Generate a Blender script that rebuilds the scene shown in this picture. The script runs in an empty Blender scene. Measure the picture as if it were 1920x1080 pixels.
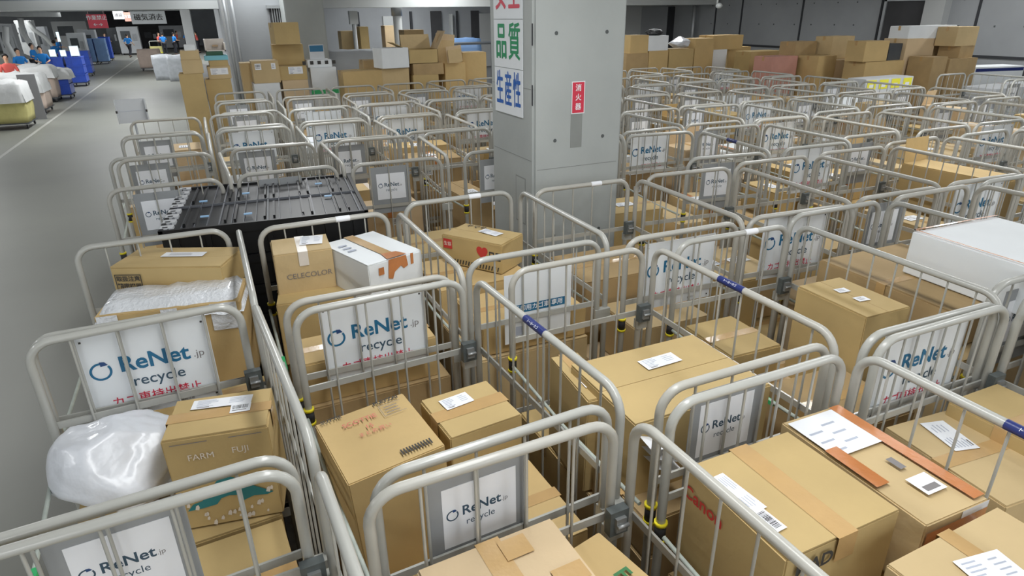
import bpy, bmesh, math, random
from mathutils import Vector, Matrix, noise
random.seed(7)
SC = bpy.context.scene
COL = SC.collection
R = math.radians

# ------------------------------------------------------------------ camera
CAM_H = 2.754
PITCH, ROLL, FPX, AZ = 0.40568, -0.013738, 1194.5, R(24.5)
def _grid(v):   # camera heading -> axes of the cage grid
    return Vector((v[0]*math.cos(AZ)+v[1]*math.sin(AZ), -v[0]*math.sin(AZ)+v[1]*math.cos(AZ), v[2]))
_f = Vector((0, math.cos(PITCH), -math.sin(PITCH))); _u = Vector((0, math.sin(PITCH), math.cos(PITCH))); _x = Vector((1, 0, 0))
CX = _grid(math.cos(ROLL)*_x + math.sin(ROLL)*_u); CU = _grid(-math.sin(ROLL)*_x + math.cos(ROLL)*_u); CF = _grid(_f)
cam_d = bpy.data.cameras.new('camera'); cam = bpy.data.objects.new('camera', cam_d); COL.objects.link(cam)
cam_d.sensor_width = 36; cam_d.lens = 36*FPX/1920; cam_d.clip_end = 300; cam_d.clip_start = .05
M = Matrix((CX, CU, -CF)).transposed().to_4x4(); M.translation = (0, 0, CAM_H); cam.matrix_world = M
SC.camera = cam

def at(px, py, z):      # point of the place seen at a photo pixel, at height z
    d = CF + CX*(px-960)/FPX - CU*(py-540)/FPX
    t = (z-CAM_H)/d.z
    return Vector((d.x*t, d.y*t, z))
def at_depth(px, py, Y):  # same, on the vertical plane y = Y
    d = CF + CX*(px-960)/FPX - CU*(py-540)/FPX
    t = Y/d.y
    return Vector((d.x*t, Y, CAM_H+d.z*t))
def to_px(p):
    v = Vector(p)-Vector((0, 0, CAM_H)); k = v.dot(CF)
    if k < .05: return None
    return (960+FPX*v.dot(CX)/k, 540-FPX*v.dot(CU)/k)

# ------------------------------------------------------------------ world, exposure
SC.view_settings.view_transform = 'Standard'; SC.view_settings.look = 'None'
SC.view_settings.gamma = 1; SC.view_settings.use_curve_mapping = False
SC.view_settings.exposure = 0.16
W = bpy.data.worlds.new('world'); SC.world = W; W.use_nodes = True
W.node_tree.nodes['Background'].inputs[0].default_value = (.93, .97, 1, 1)
W.node_tree.nodes['Background'].inputs[1].default_value = 1.35
LAMPS = [(-18, 70), (-9, 62), (-5, 3), (-4, 11), (-2.5, 22), (-8.5, 26), (-3, 36), (6.5, 20), (-2, 60), (-14, 42), (1.0, 1.2), (1.0, 7.5), (1.0, 17), (5.6, -1), (-2.5, -4.5), (2.5, -5), (5.6, 4.5), (6.5, 11), (10.5, 4.5), (11.5, 15), (15, 9), (-10, 30), (-10, 50), (0, 52)]  # tube lamps; those behind the camera and by the far walls added for brightness
LAMP_W = 78
for lx, ly in LAMPS:
    ld = bpy.data.lights.new('ceiling_light', 'AREA'); ld.shape = 'RECTANGLE'; ld.size, ld.size_y = (.5, 3.6) if ly < 16 else (1.6, 6)
    ld.energy = LAMP_W*(3.6 if ly > 16 else .9 if lx > 14 else 1.6 if lx > 10 or ly > 14 else 1); ld.color = (.97, .99, 1)
    lo = bpy.data.objects.new('tube_glow', ld); COL.objects.link(lo); lo.location = (lx, ly, 3.93)
CEIL = 4.1
ORD = ['front', 'second', 'third', 'fourth', 'fifth', 'sixth', 'seventh', 'eighth', 'ninth', 'tenth', 'eleventh', 'twelfth', 'thirteenth', 'fourteenth', 'fifteenth', 'sixteenth', 'seventeenth', 'eighteenth', 'nineteenth', 'twentieth', 'twenty-first', 'twenty-second', 'twenty-third', 'twenty-fourth', 'twenty-fifth', 'twenty-sixth']

# ------------------------------------------------------------------ materials
def S(c):   # sRGB 0-255 to linear
    return tuple((v/255/12.92 if v/255 <= .04045 else ((v/255+.055)/1.055)**2.4) for v in c)
def mat(name, rgb, rough=.6, metal=0., var=0., scale=6., bump=0., bscale=40., stretch=None, coat=0., alpha=1., trans=0., emit=0.):
    m = bpy.data.materials.new(name); m.use_nodes = True; nt = m.node_tree; b = nt.nodes['Principled BSDF']
    c = S(rgb)
    b.inputs['Roughness'].default_value = rough; b.inputs['Metallic'].default_value = metal
    b.inputs['Coat Weight'].default_value = coat; b.inputs['Alpha'].default_value = alpha
    b.inputs['Transmission Weight'].default_value = trans
    tc = nt.nodes.new('ShaderNodeTexCoord')
    mp = nt.nodes.new('ShaderNodeMapping'); nt.links.new(tc.outputs['Object'], mp.inputs[0])
    if stretch: mp.inputs['Scale'].default_value = stretch
    oi = nt.nodes.new('ShaderNodeObjectInfo')
    n = nt.nodes.new('ShaderNodeTexNoise'); n.inputs['Scale'].default_value = scale; n.inputs['Detail'].default_value = 5
    nt.links.new(mp.outputs[0], n.inputs['Vector'])
    r = nt.nodes.new('ShaderNodeValToRGB'); nt.links.new(n.outputs[0], r.inputs[0])
    k = var
    r.color_ramp.elements[0].position = .3; r.color_ramp.elements[1].position = .7
    r.color_ramp.elements[0].color = (*[v*(1-k) for v in c], 1); r.color_ramp.elements[1].color = (*[min(1, v*(1+k)) for v in c], 1)
    nt.links.new(r.outputs[0], b.inputs['Base Color'])
    if bump:
        n2 = nt.nodes.new('ShaderNodeTexNoise'); n2.inputs['Scale'].default_value = bscale; n2.inputs['Detail'].default_value = 3
        nt.links.new(mp.outputs[0], n2.inputs['Vector'])
        bp = nt.nodes.new('ShaderNodeBump'); bp.inputs['Strength'].default_value = bump; bp.inputs['Distance'].default_value = .02
        nt.links.new(n2.outputs[0], bp.inputs['Height']); nt.links.new(bp.outputs[0], b.inputs['Normal'])
    if emit:
        b.inputs['Emission Color'].default_value = (*c, 1); b.inputs['Emission Strength'].default_value = emit
    return m
MT = {}
MT['rail'] = mat('rail_paint', (172, 172, 166), .32, 0, .05, 8, coat=.3)
MT['rail2'] = mat('rail_paint_warm', (174, 172, 164), .36, 0, .06, 8, coat=.2)
MT['zinc'] = mat('zinc_plate', (150, 152, 152), .4, .5, .12, 20)
MT['latch'] = mat('latch_grey', (92, 98, 98), .4, .2, .15, 30)
MT['rubber'] = mat('rubber', (38, 38, 40), .7)
CB = [mat('cardboard_a', (198, 174, 130), .72, 0, .07, 3, .12, 18), mat('cardboard_b', (188, 163, 112), .72, 0, .08, 3, .12, 15),
      mat('cardboard_c', (204, 180, 144), .72, 0, .06, 3, .12, 20), mat('cardboard_d', (174, 148, 106), .75, 0, .1, 4, .15, 15),
      mat('cardboard_e', (196, 168, 116), .72, 0, .07, 3, .12, 15)]
MT['cbin'] = mat('cardboard_inside', (186, 154, 108), .8, 0, .06, 4)
MT['white_card'] = mat('white_card', (226, 230, 232), .6, 0, .03, 4, .08, 15)
MT['grey_card'] = mat('grey_card', (200, 203, 206), .6, 0, .03, 4)
MT['tape_clear'] = mat('packing_tape', (192, 158, 108), .25, 0, .05, 12, .04, 60, coat=.3)
MT['tape_brown'] = mat('brown_tape', (190, 122, 72), .28, 0, .06, 12, .06, 50, coat=.4)
MT['tape_white'] = mat('white_tape', (222, 214, 204), .35, 0, .04, 12, .05, 50)
MT['paper'] = mat('paper', (236, 238, 242), .55, 0, .02, 10)
MT['ink'] = mat('ink', (60, 58, 56), .7)
MT['ink_soft'] = mat('ink_grey', (128, 124, 124), .7)
MT['ink_light'] = mat('ink_pale', (176, 182, 196), .7)
MT['red_ink'] = mat('red_ink', (196, 58, 52), .6)
MT['pink_ink'] = mat('faded_red_ink', (206, 116, 104), .6)
MT['orange_ink'] = mat('orange_ink', (208, 116, 58), .6)
MT['teal_ink'] = mat('teal_ink', (38, 122, 128), .6)
MT['green_ink'] = mat('green_ink', (58, 120, 72), .6)
MT['signboard'] = mat('sign_white_plastic', (226, 230, 233), .38, 0, .02, 4)
MT['signgrey'] = mat('sign_grey_board', (150, 153, 155), .5, 0, .05, 5)
MT['brandblue'] = mat('sign_blue', (32, 104, 142), .5)
MT['branddark'] = mat('sign_dark_blue', (38, 70, 120), .5)
MT['slate'] = mat('sign_slate', (58, 82, 100), .5)
MT['signred'] = mat('sign_red', (200, 40, 66), .5)
MT['navy'] = mat('navy_sticker', (36, 48, 108), .35)
MT['yellow'] = mat('yellow_ring', (222, 206, 40), .4)
MT['belt'] = mat('belt_webbing', (176, 184, 176), .6, 0, .1, 30)
MT['green'] = mat('green_webbing', (60, 178, 110), .6)
MT['bag'] = mat('white_plastic_bag', (218, 221, 227), .34, 0, .03, 4, .35, 14, coat=.2)
MT['film'] = mat('bubble_film', (226, 229, 233), .18, 0, .05, 10, .6, 55, coat=.6)
MT['black'] = mat('black_plastic', (17, 18, 21), .42, 0, .15, 8)
MT['whitetrim'] = mat('edge_reflection', (205, 207, 210), .4)  # light reflected along the black containers' border, kept as a flat colour
MT['blacktrim'] = mat('black_plastic_edge', (98, 101, 107), .45, 0, .15, 14)
MT['bluelabel'] = mat('pale_blue_label', (150, 190, 226), .5)
MT['concrete'] = mat('concrete', (166, 170, 168), .8, 0, .12, 1.1, .12, 12)
MT['concrete_wall'] = mat('concrete_wall', (152, 155, 158), .8, 0, .10, .8, .1, 8)
MT['concrete_pale'] = mat('concrete_pale', (178, 180, 180), .8, 0, .07, .8)
MT['hole'] = mat('form_tie_hole', (84, 88, 88), .9)
MT['groove'] = mat('joint_dark', (52, 54, 58), .8)
MT['dark'] = mat('dark_opening_and_shade', (60, 60, 62), .8, 0, .15, 2)  # openings, and the shade painted along the foot of the right wall
MT['patch'] = mat('stained_patch', (134, 137, 134), .85, 0, .05, 6)
MT['ceiling'] = mat('ceiling_paint', (122, 127, 132), .8, 0, .08, 1)
MT['beam'] = mat('beam_paint', (186, 189, 188), .6, 0, .05, 1)
MT['line'] = mat('floor_line', (176, 176, 170), .5)
MT['steel'] = mat('steel', (160, 163, 165), .35, .4, .08, 6)
MT['machine'] = mat('machine_grey', (170, 173, 176), .5, 0, .08, 2)
MT['machdark'] = mat('machine_dark', (70, 74, 78), .5, 0, .15, 3)
MT['blue_bin'] = mat('blue_plastic', (52, 88, 196), .35, 0, .12, 2)
MT['pale_bin'] = mat('pale_blue_plastic', (130, 166, 214), .35, 0, .1, 2)
MT['yellow_bag'] = mat('yellow_fabric', (200, 192, 128), .8, 0, .12, 3, .4, 6)
MT['pink_bag'] = mat('beige_fabric', (214, 194, 180), .8, 0, .08, 3, .4, 6)
MT['sheet'] = mat('white_sheet', (218, 219, 218), .6, 0, .05, 3, .5, 6)
MT['wrap'] = mat('stretch_wrap', (176, 180, 184), .35, 0, .1, 6, .5, 10)
MT['board'] = mat('grey_panel', (128, 128, 130), .6)
MT['shirt_blue'] = mat('blue_shirt', (30, 128, 208), .8)
MT['shirt_coral'] = mat('coral_shirt', (236, 108, 100), .8)
MT['trousers'] = mat('dark_trousers', (40, 42, 50), .85)
MT['skin'] = mat('skin', (214, 170, 140), .6)
MT['hair'] = mat('dark_hair', (32, 28, 28), .6)
MT['pinkwrap'] = mat('pink_wrapped_card', (196, 144, 130), .5, 0, .08, 4)
MT['yellow_print'] = mat('yellow_print', (228, 222, 70), .6)
MT['sky_blue'] = mat('bright_blue_tape', (56, 140, 214), .5)
MT['teal_paper'] = mat('teal_wrap', (120, 190, 204), .5)
MT['dgreen'] = mat('dark_green_print', (44, 88, 66), .6)
MT['tube'] = mat('lamp_tube', (255, 250, 240), .4, emit=4)
MT['screen'] = mat('lit_screen', (210, 235, 245), .4, emit=1.2)

# floor: sealed concrete with soft mottling
def floor_mat():
    m = mat('floor_concrete', (134, 135, 128), .5, 0, .07, .5, .03, 3)
    b = m.node_tree.nodes['Principled BSDF']; b.inputs['Coat Weight'].default_value = .15; b.inputs['Coat Roughness'].default_value = .35
    return m
MT['floor'] = floor_mat()

# ------------------------------------------------------------------ mesh helpers
class MB:
    def __init__(s): s.bm = bmesh.new(); s.mats = []
    def mi(s, m):
        if m is None: return 0
        if m not in s.mats: s.mats.append(m)
        return s.mats.index(m)
    def box(s, x0, x1, y0, y1, z0, z1, m=None, M=None):
        i = s.mi(m)
        vs = [s.bm.verts.new((M @ Vector(c)) if M else c) for c in ((x0, y0, z0), (x1, y0, z0), (x1, y1, z0), (x0, y1, z0), (x0, y0, z1), (x1, y0, z1), (x1, y1, z1), (x0, y1, z1))]
        fs = []
        for q in ((3, 2, 1, 0), (4, 5, 6, 7), (0, 1, 5, 4), (1, 2, 6, 5), (2, 3, 7, 6), (3, 0, 4, 7)):
            f = s.bm.faces.new([vs[k] for k in q]); f.material_index = i; fs.append(f)
        return vs, fs
    def quad(s, pts, m=None):
        f = s.bm.faces.new([s.bm.verts.new(p) for p in pts]); f.material_index = s.mi(m); return f
    def poly(s, pts, m=None): return s.quad(pts, m)
    def tube(s, path, r, m=None, n=8, closed=False, caps=True):
        i = s.mi(m); P = [Vector(p) for p in path]; rings = []
        prev = None
        for k, p in enumerate(P):
            if k == 0: t = P[1]-P[0]
            elif k == len(P)-1: t = P[-1]-P[-2]
            else: t = (P[k+1]-P[k]).normalized()+(P[k]-P[k-1]).normalized()
            t.normalize()
            if prev is None:
                a = Vector((0, 0, 1)) if abs(t.z) < .9 else Vector((1, 0, 0))
                u = t.cross(a).normalized()
            else:
                u = (prev-t*prev.dot(t)).normalized()
            prev = u; v = t.cross(u)
            rr = r[k] if isinstance(r, (list, tuple)) else r
            rings.append([s.bm.verts.new(p+(u*math.cos(2*math.pi*j/n)+v*math.sin(2*math.pi*j/n))*rr) for j in range(n)])
        for a, b in zip(rings, rings[1:]):
            for j in range(n):
                f = s.bm.faces.new((a[j], a[(j+1) % n], b[(j+1) % n], b[j])); f.material_index = i; f.smooth = True
        if caps:
            f = s.bm.faces.new(rings[0][::-1]); f.material_index = i
            f = s.bm.faces.new(rings[-1]); f.material_index = i
    def blob(s, c, rx, ry, rz, m=None, sub=2, fn=None):
        i = s.mi(m)
        g = bmesh.ops.create_icosphere(s.bm, subdivisions=sub, radius=1)
        for v in g['verts']:
            p = v.co.copy()
            if fn: p = fn(p)
            v.co = Vector((c[0]+p.x*rx, c[1]+p.y*ry, c[2]+p.z*rz))
            for f in v.link_faces: f.material_index = i; f.smooth = True
    def mesh(s, name, m=None):
        me = bpy.data.meshes.new(name); s.bm.normal_update(); s.bm.to_mesh(me); s.bm.free()
        for q in (s.mats or [m]): me.materials.append(q if q is not None else m)
        return me

def obj(name, me, parent=None, loc=(0, 0, 0), rot=(0, 0, 0), scale=(1, 1, 1)):
    o = bpy.data.objects.new(name, me); COL.objects.link(o)
    o.location = loc; o.rotation_euler = rot; o.scale = scale
    if parent: o.parent = parent
    return o
def tag(o, label, cat, group=None):
    o['label'] = label; o['category'] = cat
    if group: o['group'] = group
    return o
def thing(name, label, cat, loc=(0, 0, 0), rz=0, group=None, tilt=(0, 0)):
    o = obj(name, None, None, loc, (tilt[0], tilt[1], rz)); o.empty_display_size = .1
    return tag(o, label, cat, group)
def struct(name, me):
    o = obj(name, me); o['kind'] = 'structure'; return o
def copy_tree(o, parent=None):
    c = o.copy(); COL.objects.link(c); c.parent = parent
    for ch in o.children: copy_tree(ch, c)
    return c

_txt = {}
def text_mesh(s, bold=0.):
    """lettering as mesh: centred, cap height ~ .7"""
    key = (s, bold)
    if key in _txt: return _txt[key]
    cu = bpy.data.curves.new('lettering', 'FONT'); cu.body = s; cu.align_x = 'CENTER'; cu.align_y = 'CENTER'
    cu.size = 1; cu.resolution_u = 3; cu.offset = bold; cu.fill_mode = 'FRONT'
    o = bpy.data.objects.new('lettering', cu); COL.objects.link(o)
    dg = bpy.context.evaluated_depsgraph_get(); dg.update()
    me = bpy.data.meshes.new_from_object(o.evaluated_get(dg)); me.name = 'lettering'
    bpy.data.objects.remove(o)
    _txt[key] = me
    return me
def put_text(mb, s, x, y, size, m, bold=0., sx=1., z=0., rot=0., M=None):
    me = text_mesh(s, bold); i = mb.mi(m)
    n0 = len(mb.bm.faces); mb.bm.verts.ensure_lookup_table(); v0 = len(mb.bm.verts)
    mb.bm.from_mesh(me); mb.bm.verts.ensure_lookup_table(); mb.bm.faces.ensure_lookup_table()
    T = Matrix.Translation((x, y, z)) @ Matrix.Rotation(rot, 4, 'Z') @ Matrix.Diagonal((size*sx, size, 1, 1))
    if M: T = M @ T
    for v in mb.bm.verts[v0:]: v.co = T @ v.co
    for f in mb.bm.faces[n0:]: f.material_index = i
def flat(mb, x0, x1, y0, y1, m, z=0.): mb.quad([(x0, y0, z), (x1, y0, z), (x1, y1, z), (x0, y1, z)], m)

# ------------------------------------------------------------------ setting
m = MB(); m.box(-45, 30, -6, 85, -.1, 0, MT['floor']); struct('floor', m.mesh('floor'))
m = MB(); m.box(-45, 30, -6, 85, CEIL, CEIL+.15, MT['ceiling']); struct('ceiling', m.mesh('ceiling'))
# beams under the slab
k = 0
for Y, b in ((19.5, 2.98), (32, 3.1), (44, 3.2)):
    m = MB(); m.box(-40, (17 if Y < 20 else .5), Y, Y+.5, b+.2, CEIL, MT['ceiling']); m.box(-40, (17 if Y < 20 else .5), Y-.12, Y+.62, b, b+.2, MT['beam'])
    k += 1; struct('trim_%d' % k, m.mesh('beam'))
for Xb in (-9.2,):
    m = MB(); m.box(Xb, Xb+.5, 20.2, 60, 3.0, 3.3, MT['beam']); k += 1; struct('trim_%d' % k, m.mesh('beam'))
# floor lines of the aisle
m = MB(); m.box(-4.42, -4.34, 8, 60, 0, .004, MT['line']); k += 1; struct('trim_%d' % k, m.mesh('aisle_line'))
# far wall behind the aisle
m = MB(); m.box(-45, 30, 84, 84.3, 0, CEIL, MT['concrete_wall']); struct('wall_back', m.mesh('wall_back'))
# right wall with joints, ledge
m = MB(); m.box(17.2, 17.5, -6, 22.4, 0, CEIL, MT['concrete_wall'])
m.box(17.17, 17.2, -6, 22.4, 1.64, 1.70, MT['groove']); m.box(17.15, 17.2, -6, 22.4, 0, 1.48, MT['dark'])  # lower box paints the shadow at the wall foot as a dark band
for Y in (19.65, 18.35, 15.75, 13.05, 10.45, 7.9, 5.3): m.box(17.18, 17.2, Y-.03, Y+.03, 1.7, CEIL, MT['groove'])
for i in range(26):
    for z in (2.35, 2.95):
        y = 1+i*.75+(.1 if i % 2 else 0); m.box(17.19, 17.2, y-.018, y+.018, z-.018, z+.018, MT['hole'])
struct('wall_right', m.mesh('wall_right'))
m = MB(); m.box(17.12, 17.2, 11.72, 12.85, 1.73, 2.95, MT['dark'])
m.box(17.08, 17.2, 12.85, 12.92, 1.73, 3.0, MT['steel']); m.box(17.08, 17.2, 11.7, 12.92, 2.95, 3.02, MT['steel']); struct('door_1', m.mesh('door'))
m = MB(); m.box(16.95, 17.2, 11.15, 11.68, 1.7, CEIL, MT['concrete_pale']); k += 1; struct('trim_%d' % k, m.mesh('pale_post'))
# rear wall between the central pillar and the right wall
m = MB(); m.box(11.8, 17.2, 22.1, 22.4, 0, CEIL, MT['concrete_pale']); m.box(13.05, 13.9, 22.02, 22.1, 0, CEIL, MT['beam'])
m.box(15.7, 17.1, 22.05, 22.1, .2, 2.95, MT['concrete_wall']); m.box(16.9, 17.2, 22.0, 22.1, .2, 2.95, MT['groove'])
struct('wall_rear', m.mesh('wall_rear'))
m = MB(); m.tube([(17.0, 20.6, 0), (17.0, 20.6, CEIL)], .07, MT['steel'], 10); tag(obj('drain_pipe', m.mesh('pipe')), 'grey vertical pipe on the wall right of the central pillar', 'pipe')
# wall behind the middle boxes
m = MB(); m.box(2.3, 12.0, 24.5, 24.8, 0, CEIL, MT['concrete_wall'])
for x, w in ((5.3, .05), (7.2, .08), (8.0, .4), (9.0, .05), (9.6, .3)): m.box(x, x+w, 24.4, 24.5, 0, 2.9, MT['groove'] if w < .2 else MT['dark'])
m.box(6.2, 6.9, 24.42, 24.5, 2.1, 2.75, MT['beam']); m.box(3.2, 3.7, 24.42, 24.5, 0, 2.9, MT['concrete_pale'])
m.box(8.72, 8.8, 24.3, 24.5, 0, 2.8, MT['beam']); m.box(9.9, 10.6, 24.4, 24.5, .9, 2.8, MT['concrete_pale'])
struct('wall_middle', m.mesh('wall_middle'))
# concrete core left of the second pillar
pL = at_depth(440, 100, 15); pR = at_depth(548, 60, 15)
m = MB(); m.box(pL.x, pR.x+.6, 15, 24, 0, CEIL, MT['concrete_wall']); m.box(pL.x-.12, pL.x+.02, 14.93, 15.05, 0, CEIL, MT['concrete_pale'])
struct('wall_core', m.mesh('wall_core'))
a = at_depth(504, 16, 14.98); b = at_depth(531, 48, 14.98)
m = MB(); m.box(a.x, b.x, 14.95, 15, b.z, a.z, MT['dark'])
m.box(a.x-.05, b.x+.05, 14.9, 15, a.z, a.z+.06, MT['steel'])
for i in range(1, 5):
    x = a.x+(b.x-a.x)*i/5; m.box(x-.008, x+.008, 14.93, 14.96, b.z, a.z, MT['steel'])
struct('window_1', m.mesh('window'))
for xx, wl in ((pL.x-.05, 'left'), (pL.x+.09, 'right')):
    m = MB(); m.tube([(xx, 14.82, 0), (xx, 14.82, CEIL)], .03, MT['steel'], 8)
    tag(obj('wall_pipe', m.mesh('pipe')), 'thin vertical steel conduit, %s of the pair on the concrete core corner' % wl, 'pipe', 'conduits on the concrete core')

def pillar(name, label, x, y, s, marks=True):
    m = MB()
    vs, fs = m.box(x, x+s, y, y+s, 0, CEIL)
    e = [q for q in m.bm.edges if abs(q.verts[0].co.z-q.verts[1].co.z) > 1]
    bmesh.ops.bevel(m.bm, geom=e, offset=.018, segments=2, affect='EDGES')
    o = obj(name, m.mesh(name, MT['concrete'])); o['kind'] = 'structure'; o['label'] = label
    m = MB()
    if marks:
        for u in (.165, .545):
            for z in (1.96, 2.64, 1.28, .6):
                m.tube([(x+u, y-.0005, z), (x+u, y-.002, z)], .0125, MT['hole'], 12)
        for z, w in ((1.77, .004), (1.25, .004), (.88, .004)): m.box(x+.03, x+s-.03, y-.0012, y, z-w/2, z+w/2, MT['patch'])
        for z in (1.83, 2.3): m.box(x-.0012, x, y+.03, y+s-.03, z-.002, z+.002, MT['patch'])
        m.box(x-.0014, x, y+.12, y+.28, 1.35, 1.69, MT['patch']); m.box(x-.0022, x-.0014, y+.13, y+.27, 1.36, 1.68, MT['concrete'])
        for z in (2.57, 2.2): m.box(x-.0015, x, y+.004, y+.02, z, z+.13, MT['groove'])
        m.box(x+.285, x+.375, y-.0014, y, 1.9, 2.32, MT['patch'])
        c = obj('cast_marks', m.mesh('cast_marks'), o)
    return o
pillar('trim_30', 'square concrete pillar with safety signs on its left face', 1.93, 3.86, .70)
p2 = at_depth(545, 100, 14.2); p2b = at_depth(617, 100, 14.2)
pillar('trim_31', 'square concrete pillar behind the stacked boxes', p2.x, 14.2, p2b.x-p2.x, False)

# signs on the pillar's left face (plane x = 1.93); local x runs toward the camera
def pillar_px(px, py):
    d = CF + CX*(px-960)/FPX - CU*(py-540)/FPX; t = 1.93/d.x
    return (d.y*t, CAM_H+d.z*t)
def side_sign(name, label, y0, y1, z0, z1, txt, mt, size, sx):
    w, h = y1-y0, z1-z0
    o = tag(obj(name, None, None, (1.93, (y0+y1)/2, (z0+z1)/2), (R(90), 0, R(-90))), label, 'sign', 'plates on the pillar')
    m = MB(); m.box(-w/2, w/2, -h/2, h/2, 0.002, .006, MT['signboard']); obj('plate', m.mesh('plate'), o)
    m = MB(); n = len(txt)
    for i, ch in enumerate(txt):
        for j, (dx, dy) in enumerate(((0, 0), (.022, 0), (-.022, 0), (0, .014), (0, -.014))): put_text(m, ch, (i-(n-1)/2)*w*.92/n+dx*size*sx, dy*size, size, mt, 0, sx, .0068+j*.0002)
    obj('lettering', m.mesh('lettering'), o)
    return o
yA = pillar_px(928, 80)[0]; yB = pillar_px(981, 80)[0]
zt = pillar_px(950, 36)[1]; zm = pillar_px(950, 127)[1]; zb = pillar_px(950, 212)[1]
side_sign('safety_sign', 'white plate with green characters for quality on the central pillar', yB, yA, zm+.003, zt-.003, '品質', MT['green'], .3, .62) if False else None
MT['kanji_green'] = mat('kanji_green', (20, 138, 88), .5); MT['kanji_blue'] = mat('kanji_blue', (24, 92, 176), .5); MT['kanji_red'] = mat('kanji_red', (206, 66, 84), .5)
hs = zt-zm
side_sign('safety_sign', 'white plate with green characters on the central pillar, middle of three', yB, yA, zm+.002, zt-.002, '品質', MT['kanji_green'], hs*.80, (yA-yB)*.42/(hs*.80))
side_sign('safety_sign', 'white plate with blue characters on the central pillar, lowest of three', yB, yA, zb, zm-.002, '生産性', MT['kanji_blue'], (zm-zb)*.8, (yA-yB)*.27/((zm-zb)*.8))
side_sign('safety_sign', 'white plate with red characters on the central pillar, topmost of three', yB, yA, zt+.002, zt+.002+hs, '安全', MT['kanji_red'], hs*.80, (yA-yB)*.42/(hs*.80))
# red fire extinguisher sign on the front face
a = at_depth(1072, 153, 3.86); b = at_depth(1095, 212, 3.86)
o = tag(obj('extinguisher_sign', None, None, ((a.x+b.x)/2, 3.86, (a.z+b.z)/2), (R(90), 0, 0)), 'narrow red sign with white characters on the central pillar front', 'sign')
w, h = b.x-a.x, a.z-b.z
m = MB(); m.box(-w/2, w/2, -h/2, h/2, .0025, .004, MT['signboard']); m.box(-w/2+.006, w/2-.006, -h/2+.006, h/2-.006, .004, .0048, MT['signred']); obj('plate', m.mesh('plate'), o)
m = MB()
for i, ch in enumerate('消火器'): put_text(m, ch, 0, (1-i)*h*.29, w*.46, MT['signboard'], .015, 1, .0056)
obj('lettering', m.mesh('lettering'), o)

# ------------------------------------------------------------------ ceiling fixtures (one per lamp, the added ones too)
m = MB(); m.box(-.28, .28, -1.85, 1.85, .09, .15, MT['beam'])
fm = m.mesh('housing')
m = MB()
for x in (-.15, .15): m.tube([(x, -1.75, .06), (x, 1.75, .06)], .02, MT['tube'], 8)
tm = m.mesh('tubes')
for i, (lx, ly) in enumerate(LAMPS):
    o = thing('ceiling_lamp', 'twin tube lamp in a partly added ceiling set, over the %s, listed %s' % ('aisle' if lx < -1 else 'first cage files' if lx < 4 else 'middle cage files' if lx < 9 else 'right cage files', ORD[i]), 'ceiling lamp', (lx, ly, 3.95), 0, 'tube lamps under the ceiling')
    obj('housing', fm, o); obj('lamp_tube', tm, o)

# ------------------------------------------------------------------ roll cages
W2, L2, HT = .375, .55, 1.7
RT = .0155
def loop_path(a, b, z0, z1, r=.09, ax='x', fixed=0.):
    """inverted U from a to b along one axis"""
    P = [(a, z0), (a, z1-r)]
    for i in range(1, 6): t = math.pi/2*i/6; P.append((a+r-r*math.cos(t), z1-r+r*math.sin(t)))
    P.append((a+r, z1)); P.append((b-r, z1))
    for i in range(1, 6): t = math.pi/2*i/6; P.append((b-r+r*math.sin(t), z1-r+r*math.cos(t)))
    P += [(b, z1-r), (b, z0)]
    return [(p, fixed, z) if ax == 'x' else (fixed, p, z) for p, z in P]
def panel_mesh(a, b, ax, fixed, nrod, mr):
    m = MB(); z1 = HT-RT
    m.tube(loop_path(a+RT, b-RT, .12, z1, .085, ax, fixed), RT, mr, 10)
    for i in range(nrod):
        t = a+(b-a)*(i+1)/(nrod+1)
        p = (t, fixed) if ax == 'x' else (fixed, t)
        m.tube([(*p, .2), (*p, z1)], .0048, mr, 6, caps=False)
    for z in (1.33, .78, .24):
        if ax == 'x': m.box(a+RT, b-RT, fixed+.004, fixed+.012, z-.014, z+.014, mr)
        else: m.box(fixed+.004, fixed+.012, a+RT, b-RT, z-.014, z+.014, mr)
    return m
cage_meshes = {}
for key, mr in (('a', MT['rail']), ('b', MT['rail2'])):
    d = {}
    d['near'] = panel_mesh(-W2, W2, 'x', -L2, 4, mr).mesh('end_panel')
    d['far'] = panel_mesh(-W2, W2, 'x', L2, 4, mr).mesh('end_panel')
    d['side'] = panel_mesh(-L2, L2, 'y', W2+.045, 8, mr).mesh('side_panel')
    cage_meshes[key] = d
m = MB()
m.box(-W2, W2+.03, -L2, L2, .17, .19, MT['zinc'])
for y in (-L2, L2-.04): m.box(-W2, W2+.03, y, y+.04, .13, .19, MT['zinc'])
deck = m.mesh('deck')
m = MB(); m.tube([(-.017, 0, .055), (.017, 0, .055)], .055, MT['rubber'], 14); m.box(-.025, .025, -.03, .03, .1, .13, MT['zinc'])
m.box(-.026, -.02, -.02, .02, .04, .12, MT['zinc']); m.box(.02, .026, -.02, .02, .04, .12, MT['zinc'])
caster = m.mesh('caster')
m = MB()   # joining plates between end panel and side panel
for y in (-L2, L2):
    for z in (1.27, .6): m.box(W2-.03, W2+.06, y-.018, y+.018, z-.025, z+.025, MT['rail'])
bracket = m.mesh('bracket')
m = MB(); m.box(W2-.045, W2+.02, L2-.05, L2-.02, 1.30, 1.39, MT['latch']); m.box(W2-.03, W2+.005, L2-.062, L2-.05, 1.32, 1.37, MT['zinc'])
m.tube([(W2-.03, L2-.066, 1.345), (W2+.01, L2-.066, 1.345)], .007, MT['zinc'], 6); latch = m.mesh('latch')
m = MB()
m.tube([(-W2, -L2+.04, 1.22), (-W2-.006, 0, 1.205), (-W2, L2-.04, 1.22)], .008, MT['belt'], 6)
belt = m.mesh('belt')
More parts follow.
